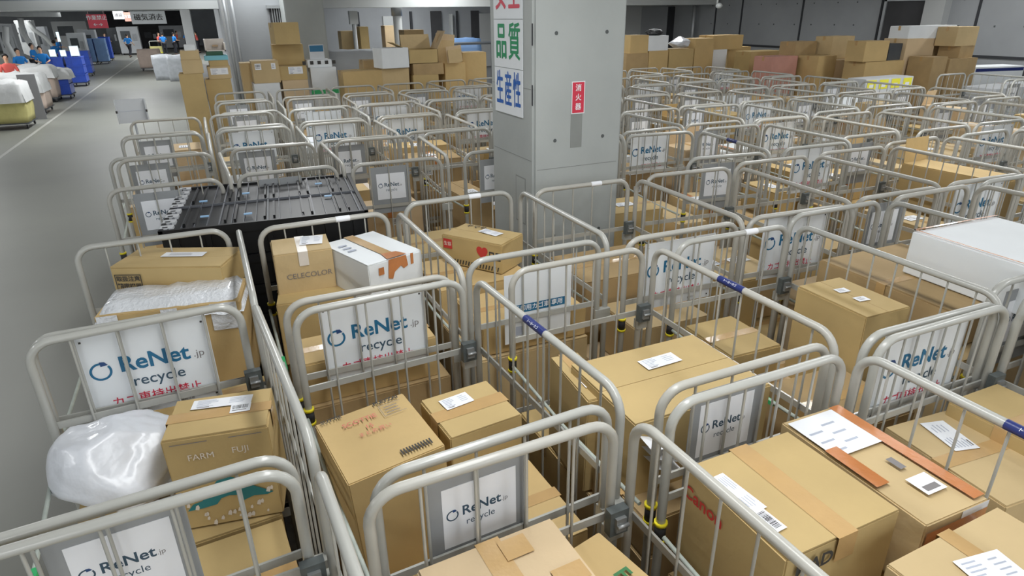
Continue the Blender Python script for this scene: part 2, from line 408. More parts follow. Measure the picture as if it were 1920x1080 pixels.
m = MB(); m.box(-W2-.012, -W2+.006, -.22, -.08, 1.197, 1.216, MT['green']); gband = m.mesh('green_band')
m = MB()
for y in (-L2, L2):
    for z in (1.17, 1.235): m.tube([(-W2+RT, y, z), (-W2+RT, y, z+.012)], RT+.007, MT['yellow'], 10)
    m.tube([(-W2+RT, y, 1.182), (-W2+RT, y, 1.235)], RT+.004, MT['rubber'], 10)
rings = m.mesh('belt_clip')
m = MB(); m.tube([(W2+.045, -.075, HT-RT), (W2+.045, .075, HT-RT)], RT+.0008, MT['navy'], 10, caps=False)
put_text(m, 'トーヨーカゴ', 0, 0, .013, MT['paper'], .01, 1, 0, 0, Matrix.Translation((W2+.045-.0145, 0, HT-RT+.0115)) @ Matrix.Rotation(R(-45), 4, 'Y') @ Matrix.Rotation(R(-90), 4, 'Z'))
navy = m.mesh('rail_sticker')
m = MB(); m.tube([(.06, L2, HT-RT), (.14, L2, HT-RT)], RT+.0014, MT['paper'], 10, caps=False); wst = m.mesh('white_sticker')

# sign boards hung inside the near end panel
def ring_logo(m, x, y, r, mt, md):
    N = 26; a0, a1 = R(60), R(395)
    pts = []
    for i in range(N+1):
        t = a0+(a1-a0)*i/N; th = .26*r
        pts.append(((x+math.cos(t)*(r+th/2), y+math.sin(t)*(r+th/2)), (x+math.cos(t)*(r-th/2), y+math.sin(t)*(r-th/2))))
    for i in range(N): m.quad([(*pts[i][0], .0), (*pts[i+1][0], .0), (*pts[i+1][1], .0), (*pts[i][1], .0)], mt)
    m.poly([(x+r*.05, y+r*1.22, .0006), (x+r*.1, y+r*.62, .0006), (x+r*.85, y+r*.72, .0006), (x+r*.55, y+r*1.15, .0006)], md)
def sign_meshes():
    out = {}
    # large white board
    m = MB(); m.box(-.23, .23, -.19, .19, 0, .003, MT['signboard'])
    for x, y in ((-.21, .165), (.21, .165), (-.21, -.17), (.21, -.17)): m.box(x-.004, x+.004, y-.004, y+.004, .003, .0036, MT['ink'])
    b = m.mesh('sign_board')
    m = MB(); ring_logo(m, -.17, .03, .034, MT['brandblue'], MT['branddark'])
    put_text(m, 'ReNet', .018, .042, .094, MT['brandblue'], .022); put_text(m, '.jp', .178, .03, .045, MT['ink_soft'], 0)
    put_text(m, 'recycle', .02, -.04, .066, MT['slate'], .006)
    put_text(m, 'カゴ車持出禁止', 0, -.118, .047, MT['signred'], .008); put_text(m, '盗難注意', .1, -.168, .013, MT['ink_soft'])
    out['A'] = (b, m.mesh('lettering'))
    # grey board with a paper notice
    m = MB(); m.box(-.155, .155, -.20, .18, 0, .003, MT['signgrey']); m.box(-.115, .115, -.085, .125, .003, .0042, MT['paper'])
    b = m.mesh('sign_board')
    m = MB(); ring_logo(m, -.086, .028, .0165, MT['slate'], MT['branddark'])
    put_text(m, 'ReNet', .004, .032, .046, MT['slate'], .02); put_text(m, '.jp', .078, .026, .022, MT['ink_soft']); put_text(m, 'recycle', .0, -.01, .032, MT['slate'], .0)
    out['B'] = (b, m.mesh('lettering'))
    # white board with a blue strip
    m = MB(); m.box(-.19, .19, -.19, .19, 0, .003, MT['signboard']); b = m.mesh('sign_board')
    m = MB(); flat(m, -.155, .155, -.025, .02, MT['brandblue'], 0); put_text(m, '返却用カゴ車 専用', 0, -.003, .034, MT['paper'], .012, 1, .0006); flat(m, -.13, -.09, -.15, -.10, MT['ink_light'])
    out['C'] = (b, m.mesh('lettering'))
    return out
SG = sign_meshes()

def place_words(c, r):
    return ('%s row' % ORD[r])+', '+('first file by aisle' if c == 0 else ORD[c]+' file from aisle')
SIGNW = {'A': 'large white board', 'B': 'grey board', 'C': 'blue-striped white board', None: 'no board'}

def make_cage(x, y, rz, var, sign, c, r, detail=True, z=0):
    D = cage_meshes[var]
    o = thing('roll_cage', 'grey tube roll cage, %s, %s' % (SIGNW[sign], place_words(c, r)), 'roll cage', (x, y, z), rz, 'roll cages')
    obj('end_panel', D['near'], o); obj('end_panel', D['far'], o); obj('side_panel', D['side'], o); obj('deck', deck, o)
    obj('bracket', bracket, o)
    if True:
        for cx, cy in ((-.3, -.45), (.3, -.45), (-.3, .45), (.3, .45)): obj('caster', caster, o, (cx, cy, 0), (0, 0, R(random.uniform(-50, 50))))
    if detail:
        obj('latch', latch, o); k_ = obj('belt', belt, o); obj('belt_clip', rings, k_)
        if (c, r) in ((0, 1), (3, 1), (1, 2), (0, 0)): obj('green_band', gband, k_)
        
        if (c, r) in ((1, 1), (2, 1), (2, 0), (5, 3)): obj('rail_sticker', navy, o)
        if (c, r) in ((1, 2), (2, 2), (3, 2), (3, 1)): obj('white_sticker', wst, o)
    elif r < 6:
        obj('belt', belt, o); obj('latch', latch, o)
    if sign:
        b, l = SG[sign]; tz = random.uniform(-.02, .02); ty = 0
        dx = {'A': -.0, 'B': -.062, 'C': .02}[sign]; dz = {'A': 1.46, 'B': 1.45, 'C': 1.40}[sign]
        s = obj('sign_board', b, o, (dx+random.uniform(-.03, .03)*(not detail), -L2+.02, dz+tz), (R(90), ty, 0)); s['label'] = SIGNW[sign]
        obj('lettering', l, s, (0, 0, .0045))
    return o

COLX = [.03, .89, 1.78, 2.66, 3.51, 4.35, 5.15, 6.02, 6.92, 7.82, 8.75, 9.68, 10.58, 11.5, 12.4]
ROWY = [.68, 1.92, 3.10, 4.38, 5.58, 6.78, 8.0, 9.25, 10.6]
CELL = {}
for l in """0,0 .12 .89 2;1,0 .97 .71 1;4,1 3.66 1.93 -1;4,0 3.67 .72 -1;5,1 4.55 1.93 -1;5,0 4.57 .7 -1;2,0 1.87 .70 0;3,0 2.76 .70 -1;0,1 .095 2.045 3.5;0,2 .03 3.165 0;1,1 .96 1.88 2.7;1,2 .88 3.07 .4;2,1 1.89 1.88 0;2,2 1.77 3.18 -.4;3,1 2.78 1.84 -2;3,2 2.635 3.10 -1.5
0,4 .03 5.56 2;1,4 .88 5.62 0;2,4 1.75 5.55 -4;1,5 .79 6.75 -1;0,5 -.03 6.75 0;2,5 1.63 6.75 0;1,6 .77 8.03 2;2,6 1.66 8.03 -1;3,5 2.5 6.80 -1;3,6 2.51 8.03 0
4,2 3.45 3.08 -5;5,2 4.34 3.10 -3;6,2 5.12 3.08 -4;6,3 5.12 4.45 -3;5,3 4.22 4.48 -8;7,3 5.97 4.6 -2;6,4 5.20 5.86 -3;7,4 6.05 5.75 -4;5,4 4.35 5.80 1;8,3 6.87 4.50 -2;9,3 7.74 4.48 -4;7,5 6.0 7.0 0
8,4 6.98 5.85 1;6,5 5.10 6.92 0;7,6 6.02 8.2 0;9,4 7.93 5.85 -3;10,4 8.7 5.65 -3;11,4 9.72 5.8 0;8,6 6.88 8.1 -4;10,6 8.76 8.18 -5;10,5 8.78 7.0 -4;10,8 8.72 10.95 -1""".replace('\n', ';').split(';'):
    a, x, y, q = l.split(); c, r = map(int, a.split(',')); CELL[(c, r)] = (float(x), float(y), float(q))
EMPTY = {(13, 4), (13, 5), (12, 4), (12, 5), (0, 3), (1, 3), (2, 3), (3, 3), (4, 3)}
SIGNS = {(0, 0): 'B', (0, 1): 'B', (0, 2): 'A', (1, 0): 'B', (1, 1): 'B', (1, 2): 'A', (2, 0): 'B', (2, 1): 'B', (2, 2): 'C', (3, 0): None, (3, 1): 'A', (3, 2): 'A', (4, 2): 'A', (4, 1): 'B',
         (0, 4): 'B', (0, 5): 'B', (0, 6): 'B', (1, 4): 'B', (1, 5): 'B', (1, 6): 'A', (2, 4): 'B', (3, 4): 'B', (2, 5): 'B', (3, 5): None, (2, 6): 'A', (3, 6): 'A', (4, 6): 'A', (5, 3): 'B', (5, 4): 'A', (5, 2): 'B', (6, 2): 'A', (6, 3): 'A', (7, 2): 'B'}
POS = {}
for c in range(len(COLX)):
    for r in range(len(ROWY)):
        rmax = 6 if c == 0 else 8 if c <= 11 else 5
        if (c, r) in EMPTY or r > rmax: continue
        if (c, r) in CELL: rx, y, q = CELL[(c, r)]; fx = 1.
        else: rx, y, q = COLX[c]+random.uniform(-.02, .02), ROWY[r]+(.12 if c >= 5 and r >= 3 else 0)+random.uniform(-.03, .03), random.uniform(-2, 1); fx = 0.
        POS[(c, r)] = [rx-.425, y, q, fx]
for it in range(60):      # no two cages share floor space
    for k1 in POS:
        for k2 in POS:
            if k2 <= k1: continue
            A, B = POS[k1], POS[k2]; dx, dy = B[0]-A[0], B[1]-A[1]
            ox, oy = .85-abs(dx), 1.112-abs(dy)
            if ox > 0 and oy > 0:
                wa, wb_ = (.5, .5) if A[3] == B[3] else (.1, .9) if A[3] else (.9, .1)
                if oy < ox or k1[0] == k2[0]: s_ = 1 if dy > 0 else -1; A[1] -= s_*oy*wa; B[1] += s_*oy*wb_
                else: s_ = 1 if dx > 0 else -1; A[0] -= s_*ox*wa; B[0] += s_*ox*wb_
cages = {}
for (c, r), (x, y, q, _) in POS.items():
    pts = [to_px((x+u, y+v, 1.7)) for u in (-.37, 0, .42) for v in (-.55, 0, .55)]
    pts = [p for p in pts if p]
    if not any(-40 < p[0] < 1960 and p[1] < 1130 for p in pts): continue
    sg = SIGNS.get((c, r), random.choice(['B', 'B', 'A', 'B', None, None]))
    dist = math.hypot(x, y)
    cages[(c, r)] = (x, y, R(q), make_cage(x, y, R(q), random.choice('ab'), sg, c, r, dist < 6.5))

# ------------------------------------------------------------------ boxes
lab_cache = {}
def label_mesh(kind):
    if kind in lab_cache: return lab_cache[kind]
    m = MB(); rr = random.Random(len(kind)*3)
    m.box(-.5, .5, -.5, .5, 0, .0008, MT['paper'])
    z = .0014
    if kind == 'slip':
        for i in range(6):
            y = .36-i*.13; flat(m, -.42, -.42+rr.uniform(.2, .42), y-.022, y+.022, MT['ink_light'], z)
        for i in range(4): y = .3-i*.16; flat(m, .12, .12+rr.uniform(.15, .3), y-.02, y+.02, MT['ink_light'], z)
        flat(m, -.4, -.2, -.42, -.36, MT['ink_soft'], z)
    elif kind == 'code':
        x = -.4
        while x < .35:
            w = rr.choice([.012, .02, .03]); flat(m, x, x+w, -.1, .35, MT['ink'], z); x += w+rr.choice([.015, .025])
        flat(m, -.4, .3, -.3, -.22, MT['ink_soft'], z)
    elif kind == 'note':
        for i in range(3): y = .25-i*.22; flat(m, -.35, rr.uniform(.0, .3), y-.03, y+.03, MT['ink_soft'], z)
    lab_cache[kind] = m.mesh('shipping_label'); return lab_cache[kind]
FR = {'top': lambda w, d, h, u, v: ((u, v, h), (0, 0, 0)), 'front': lambda w, d, h, u, v: ((u, -d/2, v), (R(90), 0, 0)),
      'right': lambda w, d, h, u, v: ((w/2, u, v), (R(90), 0, R(90))), 'left': lambda w, d, h, u, v: ((-w/2, u, v), (R(90), 0, R(-90)))}
def stick(o, me, face, u, v, sx=1, sy=1, rot=0, name='shipping_label', lift=.0045, label=None):
    w, d, h = o['_dim']
    loc, rt = FR[face](w, d, h, u, v)
    n = {'top': Vector((0, 0, 1)), 'front': Vector((0, -1, 0)), 'right': Vector((1, 0, 0)), 'left': Vector((-1, 0, 0))}[face]
    c = obj(name, me, o)
    from mathutils import Euler
    c.matrix_local = Matrix.Translation(Vector(loc)+n*lift) @ Euler(rt).to_matrix().to_4x4() @ Matrix.Rotation(rot, 4, 'Z') @ Matrix.Diagonal((sx, sy, 1, 1))
    if label: c['label'] = label
    return c
def print_mesh(fn):
    m = MB(); fn(m); return m.mesh('print')
def body_mesh(w, d, h, mt, seam='x', jit=.004, rnd=random):
    m = MB(); vs, fs = m.box(-w/2, w/2, -d/2, d/2, 0, h-.003, mt)
    for v in vs:
        v.co += Vector((rnd.uniform(-jit, jit), rnd.uniform(-jit, jit), rnd.uniform(-jit, 0) if v.co.z > .01 else 0))
    bmesh.ops.bevel(m.bm, geom=list(m.bm.edges), offset=.004, segments=2, affect='EDGES')
    for f in m.bm.faces: f.material_index = 0
    g = .002
    if seam == 'x':
        m.box(-w/2+.004, w/2-.004, -d/2+.003, -g, h-.005, h, mt); m.box(-w/2+.004, w/2-.004, g, d/2-.003, h-.0055, h-.0008, mt)
    elif seam == 'y':
        m.box(-w/2+.003, -g, -d/2+.004, d/2-.004, h-.005, h, mt); m.box(g, w/2-.003, -d/2+.004, d/2-.004, h-.0055, h-.0008, mt)
    return m.mesh('carton')
def tape_mesh(w, d, h, seam, tw, mt):
    m = MB(); z = h+.0008; e = .0045; dr = min(.08, h*.4)
    if seam == 'x':
        flat(m, -w/2-e, w/2+e, -tw/2, tw/2, mt, z)
        for s in (-1, 1): x = s*(w/2+e); m.quad([(x, -tw/2, z-dr), (x, tw/2, z-dr), (x, tw/2, z), (x, -tw/2, z)][::s], mt)
    else:
        flat(m, -tw/2, tw/2, -d/2-e, d/2+e, mt, z)
        for s in (-1, 1): y = s*(d/2+e); m.quad([(-tw/2, y, z-dr), (tw/2, y, z-dr), (tw/2, y, z), (-tw/2, y, z)][::-s], mt)
    return m.mesh('tape')
nbox = [0]; LAST = [None]
def add_flap(o, rr):
    w, d, h = o['_dim']; m = MB(); l = min(.2, d*rr.uniform(.3, .45)); m.box(-w/2+.006, w/2-.006, -l, 0, 0, .004, o.data.materials[0])
    obj('flap', m.mesh('flap'), o, (0, d/2-.01, h+.001), (R(-rr.uniform(70, 100)), 0, 0))
def carton(x, y, z, w, d, h, rz, label, group, mt=None, seam='x', tape='tape_clear', tw=.05, labels=None, tilt=(0, 0), cat='cardboard box', name='cardboard_box'):
    mt = mt or random.choice(CB)
    o = obj(name, body_mesh(w, d, h, mt, seam), None, (x, y, z), (tilt[0], tilt[1], rz)); tag(o, label, cat, group)
    o['_dim'] = (w, d, h)
    if tape and seam: obj('tape', tape_mesh(w, d, h, seam, tw, MT[tape]), o, (0, 0, .0005))
    for q in labels or []: stick(o, label_mesh(q[0]), *q[1:])
    nbox[0] += 1; LAST[0] = o
    return o
def top_box(A, B, D, z, h, label, **k):
    """carton whose top corners A, B, D are seen at those pixels, top at height z"""
    P = [at(*q, z) for q in (A, B, D)]; e1 = P[1]-P[0]; e2 = P[2]-P[0]
    ya = math.atan2(e1.y, e1.x); s = 1 if e1.x*e2.y-e1.y*e2.x > 0 else -1
    yb = math.atan2(e2.y, e2.x)-s*math.pi/2
    dd = (yb-ya+math.pi) % (2*math.pi)-math.pi; yaw = ya+dd/2
    w, d = e1.length, e2.length
    c = (P[1]+P[2])/2
    ck = k.pop('cage', None)
    if 'w' in k:
        w2 = k.pop('w'); c += e1.normalized()*(w2-w)/2; w = w2
    if 'd' in k:
        d2 = k.pop('d'); c += e2.normalized()*(d2-d)/2; d = d2
    if ck:
        X, Y, q, _ = cages[ck]; sn, cs = math.sin(yaw-q), math.cos(yaw-q); dx, dy = c.x-X, c.y-Y
        u, v = dx*math.cos(q)+dy*math.sin(q), -dx*math.sin(q)+dy*math.cos(q)
        hx, hy = (abs(w*cs)+abs(d*sn))/2, (abs(w*sn)+abs(d*cs))/2
        f = min(1, .352/hx, .53/hy); w *= f; d *= f; hx *= f; hy *= f
        if z-h < 1.7: u = max(-.355+hx, min(.41-hx, u)); v = max(-.515+hy, min(.535-hy, v))
        c = Vector((X+u*math.cos(q)-v*math.sin(q), Y+u*math.sin(q)+v*math.cos(q), 0))
    return carton(c.x, c.y, z-h, w, d, h, yaw, label, k.pop('group', None), **k)

NEAR = {(0, 0), (0, 1), (0, 2), (1, 0), (1, 1), (1, 2), (2, 0), (2, 1), (2, 2), (3, 0), (3, 1), (4, 1), (3, 2)}
def in_cage(c, r, u, v):
    x, y, q, _ = cages[(c, r)]
    return x+u*math.cos(q)-v*math.sin(q), y+u*math.sin(q)+v*math.cos(q), q
def filler(c, r, u, v, z0, z1, w, d, label, dq=0, **k):
    x, y, q = in_cage(c, r, u, v)
    return carton(x, y, z0, w, d, z1-z0, q+R(dq), label, None, **k)

# --- base loads of the near cages
def base(c, r, zb, split='y', zs=None):
    pw = place_words(c, r)
    zs = zs or (zb, zb-.03)
    if split == 'y':
        filler(c, r, 0, -.262, .192, zs[0], .68, .5, 'wide carton at the near bottom of the cage, %s' % pw, tape='tape_clear')
        filler(c, r, 0, .262, .192, zs[1], .68, .5, 'wide carton at the far bottom of the cage, %s' % pw)
    else:
        filler(c, r, -.175, 0, .192, zs[0], .33, 1.02, 'long carton at the left bottom of the cage, %s' % pw, seam='y')
        filler(c, r, .175, 0, .192, zs[1], .33, 1.02, 'long carton at the right bottom of the cage, %s' % pw, seam='y')

# cage with the plastic sack and the mountain box
base(0, 1, 1.0, 'y', (1.03, 1.03))
fuji = top_box((333, 820), (555, 783), (362, 745), 1.43, .395, 'tall tan carton printed with a teal mountain, under the front rails at left', mt=CB[1], seam='x', tape='tape_clear', tw=.06, w=.345, cage=(0, 1))
w, d, h = fuji['_dim']
def art(m):
    # mountain
    pts = [(-.16, .085), (-.135, .112), (-.10, .12), (-.06, .165), (-.03, .20), (.0, .215), (.03, .2), (.07, .165), (.12, .135), (.165, .108), (.14, .10), (.09, .105), (.05, .092), (.03, .12), (0, .125), (-.03, .118), (-.05, .095), (-.10, .088)]
    m.poly([(x*.98, y, 0) for x, y in pts], MT['teal_ink'])
    rr = random.Random(3)
    for i in range(22):
        x = rr.uniform(-.17, .17); y = rr.uniform(.015, .06 if abs(x) < .1 else .14); s = rr.uniform(.006, .014)
        m.poly([(x+s*math.cos(t*1.2566)*(1 if t % 2 else .5), y+s*math.sin(t*1.2566), .0004) for t in range(5)], MT['tape_white'])
stick(fuji, print_mesh(art), 'front', 0, 0, w/.37, 1, name='mountain_print')
def art(m):
    for x0, x1 in ((-.15, -.03), (.04, .15)): flat(m, x0, x1, 0, .003, MT['ink_soft'])
    put_text(m, 'FARM', -.06, -.06, .035, MT['tape_white'], 0); put_text(m, 'FUJI', .07, -.055, .035, MT['tape_white'], 0)
stick(fuji, print_mesh(art), 'front', 0, h-.025, name='print')
stick(fuji, label_mesh('slip'), 'top', -.0, d*.25, .21, .06, R(-3)); stick(fuji, label_mesh('code'), 'top', .07, d*.02, .07, .055)

def sack(name, label, cat, c, rx, ry, rz_, mt, seed=0., amp=.16, flatb=-.6, knot=None):
    m = MB(); r_ = random.Random(seed); PL = [(Vector((r_.gauss(0, 1), r_.gauss(0, 1), r_.gauss(0, 1))).normalized(), r_.uniform(.74, .98)) for _ in range(17)]
    def fn(p):
        t_ = 9.
        for n_, d_ in PL:
            e_ = p.dot(n_)
            if e_ > .05: t_ = min(t_, d_/e_)
        q = p*(min(t_, 1.15)+noise.noise(p*5+Vector((seed, 2, 9)))*.025+noise.noise(p*1.5+Vector((seed, 0, 0)))*amp*.4)
        if q.z < flatb: q.z = flatb
        return q
    m.blob((0, 0, 0), rx, ry, rz_, mt, 5, fn)
    return tag(obj(name, m.mesh(name), None, c), label, cat)
p = at(212, 862, 1.25)
sk = sack('plastic_sack', 'crumpled white plastic sack lying on cartons beside the mountain box', 'plastic bag', (p.x+.035, p.y+.05, 1.195), .225, .21, .21, MT['bag'], 3.3, .13, -.75)
q = MB(); q.poly([(.1, -.14, -.1), (.27, -.07, -.06), (.2, .02, 0.02), (.12, -.02, .05)], MT['bag']); obj('loose_flap', q.mesh('loose_flap'), sk)
p = at(470, 717, 1.25)
carton(p.x, p.y, 1.03, .26, .14, .2, R(5), 'small open-flapped carton behind the mountain box', None, CB[1])
# cage behind it: long box and bubble-wrapped box
base(0, 2, 1.0, 'y', (1.0, 1.22))
lb = top_box((223, 495), (435, 505), (263, 460), 1.60, .16, 'long flat carton with pale label on top, lying across the second cage at left', mt=CB[1], tape=None, w=.57)
stick(lb, label_mesh('note'), 'top', 0.02, 0.02, .22, .065)
def art(m):
    for x0, x1, y0, y1 in ((-.075, .075, .045, .05), (-.075, .075, -.05, -.045), (-.075, -.07, -.05, .05), (.07, .075, -.05, .05)): flat(m, x0, x1, y0, y1, MT['ink'])
    put_text(m, '取扱注意', 0, .022, .034, MT['ink'], .02); put_text(m, '精密機器', 0, -.022, .034, MT['ink'], .02)
stick(lb, print_mesh(art), 'front', -.2, .075, .9, .9, name='print')
x, y, q0 = in_cage(0, 2, 0, .2)
carton(x, y, 1.225, .5, .3, .205, q0, 'plain carton under the long flat carton', None, CB[1])
wr = top_box((180, 600), (455, 555), (235, 548), 1.50, .5, 'large tan carton wrapped on top in bubble film with orange print, behind white board', mt=CB[4], tape=None, seam=None, cage=(0, 2))
w, d, h = wr['_dim']
m = MB()
N = 14
for i in range(N):
    for j in range(5):
        def P(a, b):
            xx = (a/N-.5)*(w+.03); yy = (b/5-.5)*(d+.03); e = 1 if a in (0, N) or b in (0, 5) else 0
            return (xx, yy, (.026+.016*noise.noise(Vector((a*.9, b*1.3, 4))))*(1-e)-(.05+.02*noise.noise(Vector((a*1.7, b, 1))))*e)
        f = m.quad([P(i, j), P(i+1, j), P(i+1, j+1), P(i, j+1)], MT['film']); f.smooth = True
bmesh.ops.remove_doubles(m.bm, verts=m.bm.verts, dist=.0005)
obj('bubble_film', m.mesh('bubble_film'), wr, (0, 0, h))
m = MB(); flat(m, -.04, .04, -.14, .0, MT['film']); fl = m.mesh('film_strip')
for u, s in ((-w*.42, 1.1), (0, .9), (w*.38, 1.5)): stick(wr, fl, 'front', u, h, s, 1, name='film_strip', lift=.006)
def art(m):
    put_text(m, '引越', -.13, 0, .075, MT['orange_ink'], .03); put_text(m, 'センター', .08, .0, .062, MT['orange_ink'], .03)
stick(wr, print_mesh(art), 'front', -.02, h-.125, .8, .8, name='print')

# cage (1,2): small printed box, torn white box, carton beneath
base(1, 2, 1.0, 'y', (1.15, 1.02))
cb = top_box((513, 472), (623, 460), (502, 446), 1.62, .235, 'small tan carton with faint printed name, left of the torn white box', mt=CB[0], tape='tape_white', w=.3, d=.23, seam='y', tilt=(R(3), 0), cage=(1, 2))
stick(cb, label_mesh('slip'), 'top', .06, .03, .12, .13, R(-8))
def art(m): put_text(m, 'CELECOLOR', 0, 0, .042, MT['ink_soft'], .0)
stick(cb, print_mesh(art), 'front', .02, .1, name='print')
un = top_box((510, 548), (680, 535), (508, 500), 1.385, .36, 'wide open carton beneath the small printed one in the second row', mt=CB[1], w=.4, d=.36, cage=(1, 2))
m = MB(); m.box(0, .09, -.16, .16, 0, .005, CB[1]); c_ = obj('flap', m.mesh('flap'), un, (.2, 0, .36), (0, R(-50), 0))
tb = top_box((690, 505), (772, 468), (640, 455), 1.60, .45, 'white carton with torn brown tape, standing right of small printed carton', mt=MT['white_card'], seam='y', tape=None, cage=(1, 2))
w, d, h = tb['_dim']
def art(m):
    flat(m, -.03, .03, -d/2, d/2, MT['tape_clear']); m.poly([(-.05, -d/2, .0008), (.07, -d/2, .0008), (.05, -d/2+.07, .0008), (-.03, -d/2+.09, .0008)], MT['tape_brown'])
    for i in range(3): flat(m, -w*.4, -w*.25, i*.05, i*.05+.02, MT['ink_light'], .0004)
stick(tb, print_mesh(art), 'top', 0, 0, name='torn_tape', label='torn brown tape')
def art(m):
    m.poly([(-.05, .0, 0), (-.06, -.10, 0), (-.03, -.11, 0), (-.015, -.075, 0), (.03, -.05, 0), (.05, -.07, 0), (.08, -.06, 0), (.07, 0, 0)], MT['tape_brown'])
    flat(m, -.12, -.085, -.07, -.03, MT['tape_brown']); flat(m, .1, .12, -.06, 0, MT['tape_brown'])
stick(tb, print_mesh(art), 'front', 0, h, .9, 1, name='torn_tape', label='torn brown tape')
filler(1, 2, -.02, -.35, 1.15, 1.36, .62, .26, 'tan carton behind the large white board of the second row', mt=CB[4])

# cage (2,2): red-printed carton on a large one
base(2, 2, .95, 'y', (1.12, .93))
filler(2, 2, -.06, .22, .935, 1.33, .56, .5, 'big tan carton carrying the red-printed carton near the concrete pillar', mt=CB[4])
rb = top_box((827, 430), (957, 460), (868, 408), 1.52, .185, 'tan carton with red marks and black hatched stripe, topmost near the pillar', mt=CB[1], w=.43, d=.25, tape=None, cage=(2, 2))
w, d, h = rb['_dim']
def art(m):
    x = -w/2+.02
    while x < w/2-.03: m.poly([(x, .012, 0), (x+.009, .012, 0), (x+.016, .04, 0), (x+.007, .04, 0)], MT['ink']); x += .021
    flat(m, -w/2+.01, -w/2+.075, .1, .16, MT['red_ink']); put_text(m, '生協', -w/2+.042, .13, .028, MT['tape_white'], .01, 1, .0006)
    put_text(m, '♥', .08, .11, .07, MT['red_ink'], .02)
    for x in (.13, .175): flat(m, x, x+.035, .08, .13, MT['ink']); flat(m, x+.008, x+.027, .09, .12, MT['tape_clear'], .0006)
stick(rb, print_mesh(art), 'front', 0, 0, name='print')
stick(rb, label_mesh('slip'), 'top', .04, .03, .15, .07, R(-10))
def art(m): put_text(m, 'ヤマサ', 0, 0, .05, MT['ink'], .02)
stick(rb, print_mesh(art), 'top', -.1, .08, name='print')
filler(2, 2, .03, -.28, 1.125, 1.29, .6, .42, 'flat tan carton behind the blue-striped board, near the pillar', mt=CB[4])

# cage (1,1): tissue carton and small carton
base(1, 1, .8, 'y', (.86, .86))
sc = top_box((650, 905), (830, 832), (598, 790), 1.36, .495, 'tan tissue carton with faded red lettering, tilted in the centre-left cage', mt=CB[4], tape=None, seam=None, tilt=(0, R(-3)), cage=(1, 1))
w, d, h = sc['_dim']
def art(m):
    put_text(m, 'SCOTTIE', -.03, .1, .034, MT['pink_ink'], .008); put_text(m, '15', -.01, .05, .032, MT['pink_ink'], .008); put_text(m, 'まとめ買い', 0, .015, .026, MT['pink_ink'], 0)
    x = .03
    while x < .15: flat(m, x, x+.006, -.165, -.135, MT['ink']); x += .011
    put_text(m, 'PLEYZAI', .1, .165, .028, MT['ink'], .03); put_text(m, 'SUTTIE', -.12, .165, .026, MT['ink'], .02)
    for x0, x1, y0, y1 in ((.06, .15, .14, .142), (.06, .062, .07, .14), (.06, .15, .07, .072)): flat(m, x0, x1, y0, y1, MT['ink_soft'])
    for i in range(3): flat(m, .075, .13, .085+i*.018, .089+i*.018, MT['ink_soft'])
stick(sc, print_mesh(art), 'top', 0, 0, w/.36, d/.37, name='print')
e16 = top_box((847, 820), (982, 777), (785, 750), 1.36, .30, 'plain tan carton with white slip on top, right of the tissue carton', mt=CB[1], tape='tape_clear', tw=.07, cage=(1, 1))
stick(e16, label_mesh('slip'), 'top', -.03, .06, .12, .075, R(4))
filler(1, 1, .17, .18, .865, 1.055, .3, .3, 'lower carton under the plain slip-topped carton, centre-left cage', mt=CB[3])
e20 = filler(1, 1, .18, -.3, .865, 1.17, .32, .42, 'broad tan carton with white slip, behind the grey board in centre front', mt=CB[4])
stick(e20, label_mesh('slip'), 'top', -.12, .0, .07, .12)
# cage (2,1): large flat-topped carton
base(2, 1, .85, 'y', (.95, .95))
bt = top_box((1190, 800), (1470, 708), (1080, 690), 1.44, .485, 'very large plain carton with white slip filling the middle cage', mt=CB[1], tape=None, w=.62, d=.46, cage=(2, 1))
stick(bt, label_mesh('slip'), 'top', .03, .09, .17, .075, R(2))
sb = top_box((1010, 780), (1085, 752), (978, 690), 1.40, .44, 'narrow tan carton with slip, left of the very large plain carton', mt=CB[1], tilt=(0, 0), w=.13, d=.36, seam='y', cage=(2, 1))
stick(sb, label_mesh('slip'), 'top', 0, -.05, .07, .1)
x, y, q0 = in_cage(2, 1, -.24, -.35)
m = MB(); rr = random.Random(5)
for i in range(3):
    f = m.quad([(-.06+i*.02, -.1, .26-i*.05), (.05+i*.02, -.13, .24-i*.06), (.08, .05, .2-i*.03), (-.05, .07, .27-i*.04)], MT['paper'])
    bmesh.ops.subdivide_edges(m.bm, edges=list(f.edges), cuts=1)
tag(obj('paper_sheet', m.mesh('paper_sheet'), None, (x, y, 1.12)), 'loose white paper sheets stuck between cartons and the long rail', 'paper')
filler(2, 1, -.2, -.33, .955, 1.12, .27, .36, 'dark-sided carton under the loose paper sheets', mt=CB[3])
# cage (2,0): printer carton, taped carton
base(2, 0, 1.0, 'y', (1.0, 1.05))
ca = top_box((1253, 880), (1453, 1053), (1457, 820), 1.52, .46, 'large camera-maker carton with red name on its side, right foreground', mt=CB[1], seam='x', tw=.07, cage=(2, 0))
w, d, h = ca['_dim']
def art(m): put_text(m, 'Canon', 0, 0, .062, MT['red_ink'], .02)
stick(ca, print_mesh(art), 'front', -w*.27, h-.075, name='print')
stick(ca, label_mesh('slip'), 'top', -w*.1, -d*.38, .16, .06, R(4)); stick(ca, label_mesh('code'), 'top', w*.2, -d*.38, .08, .05, R(4))
def art(m): put_text(m, 'MAD', 0, 0, .06, MT['ink'], .03)
stick(ca, print_mesh(art), 'right', -d*.27, h-.05, name='print')
ta = top_box((1720, 975), (1827, 920), (1460, 783), 1.50, .24, 'carton wrapped in brown tape with white slips, right of the camera carton', mt=CB[0], seam=None, tape=None, cage=(2, 0))
w, d, h = ta['_dim']
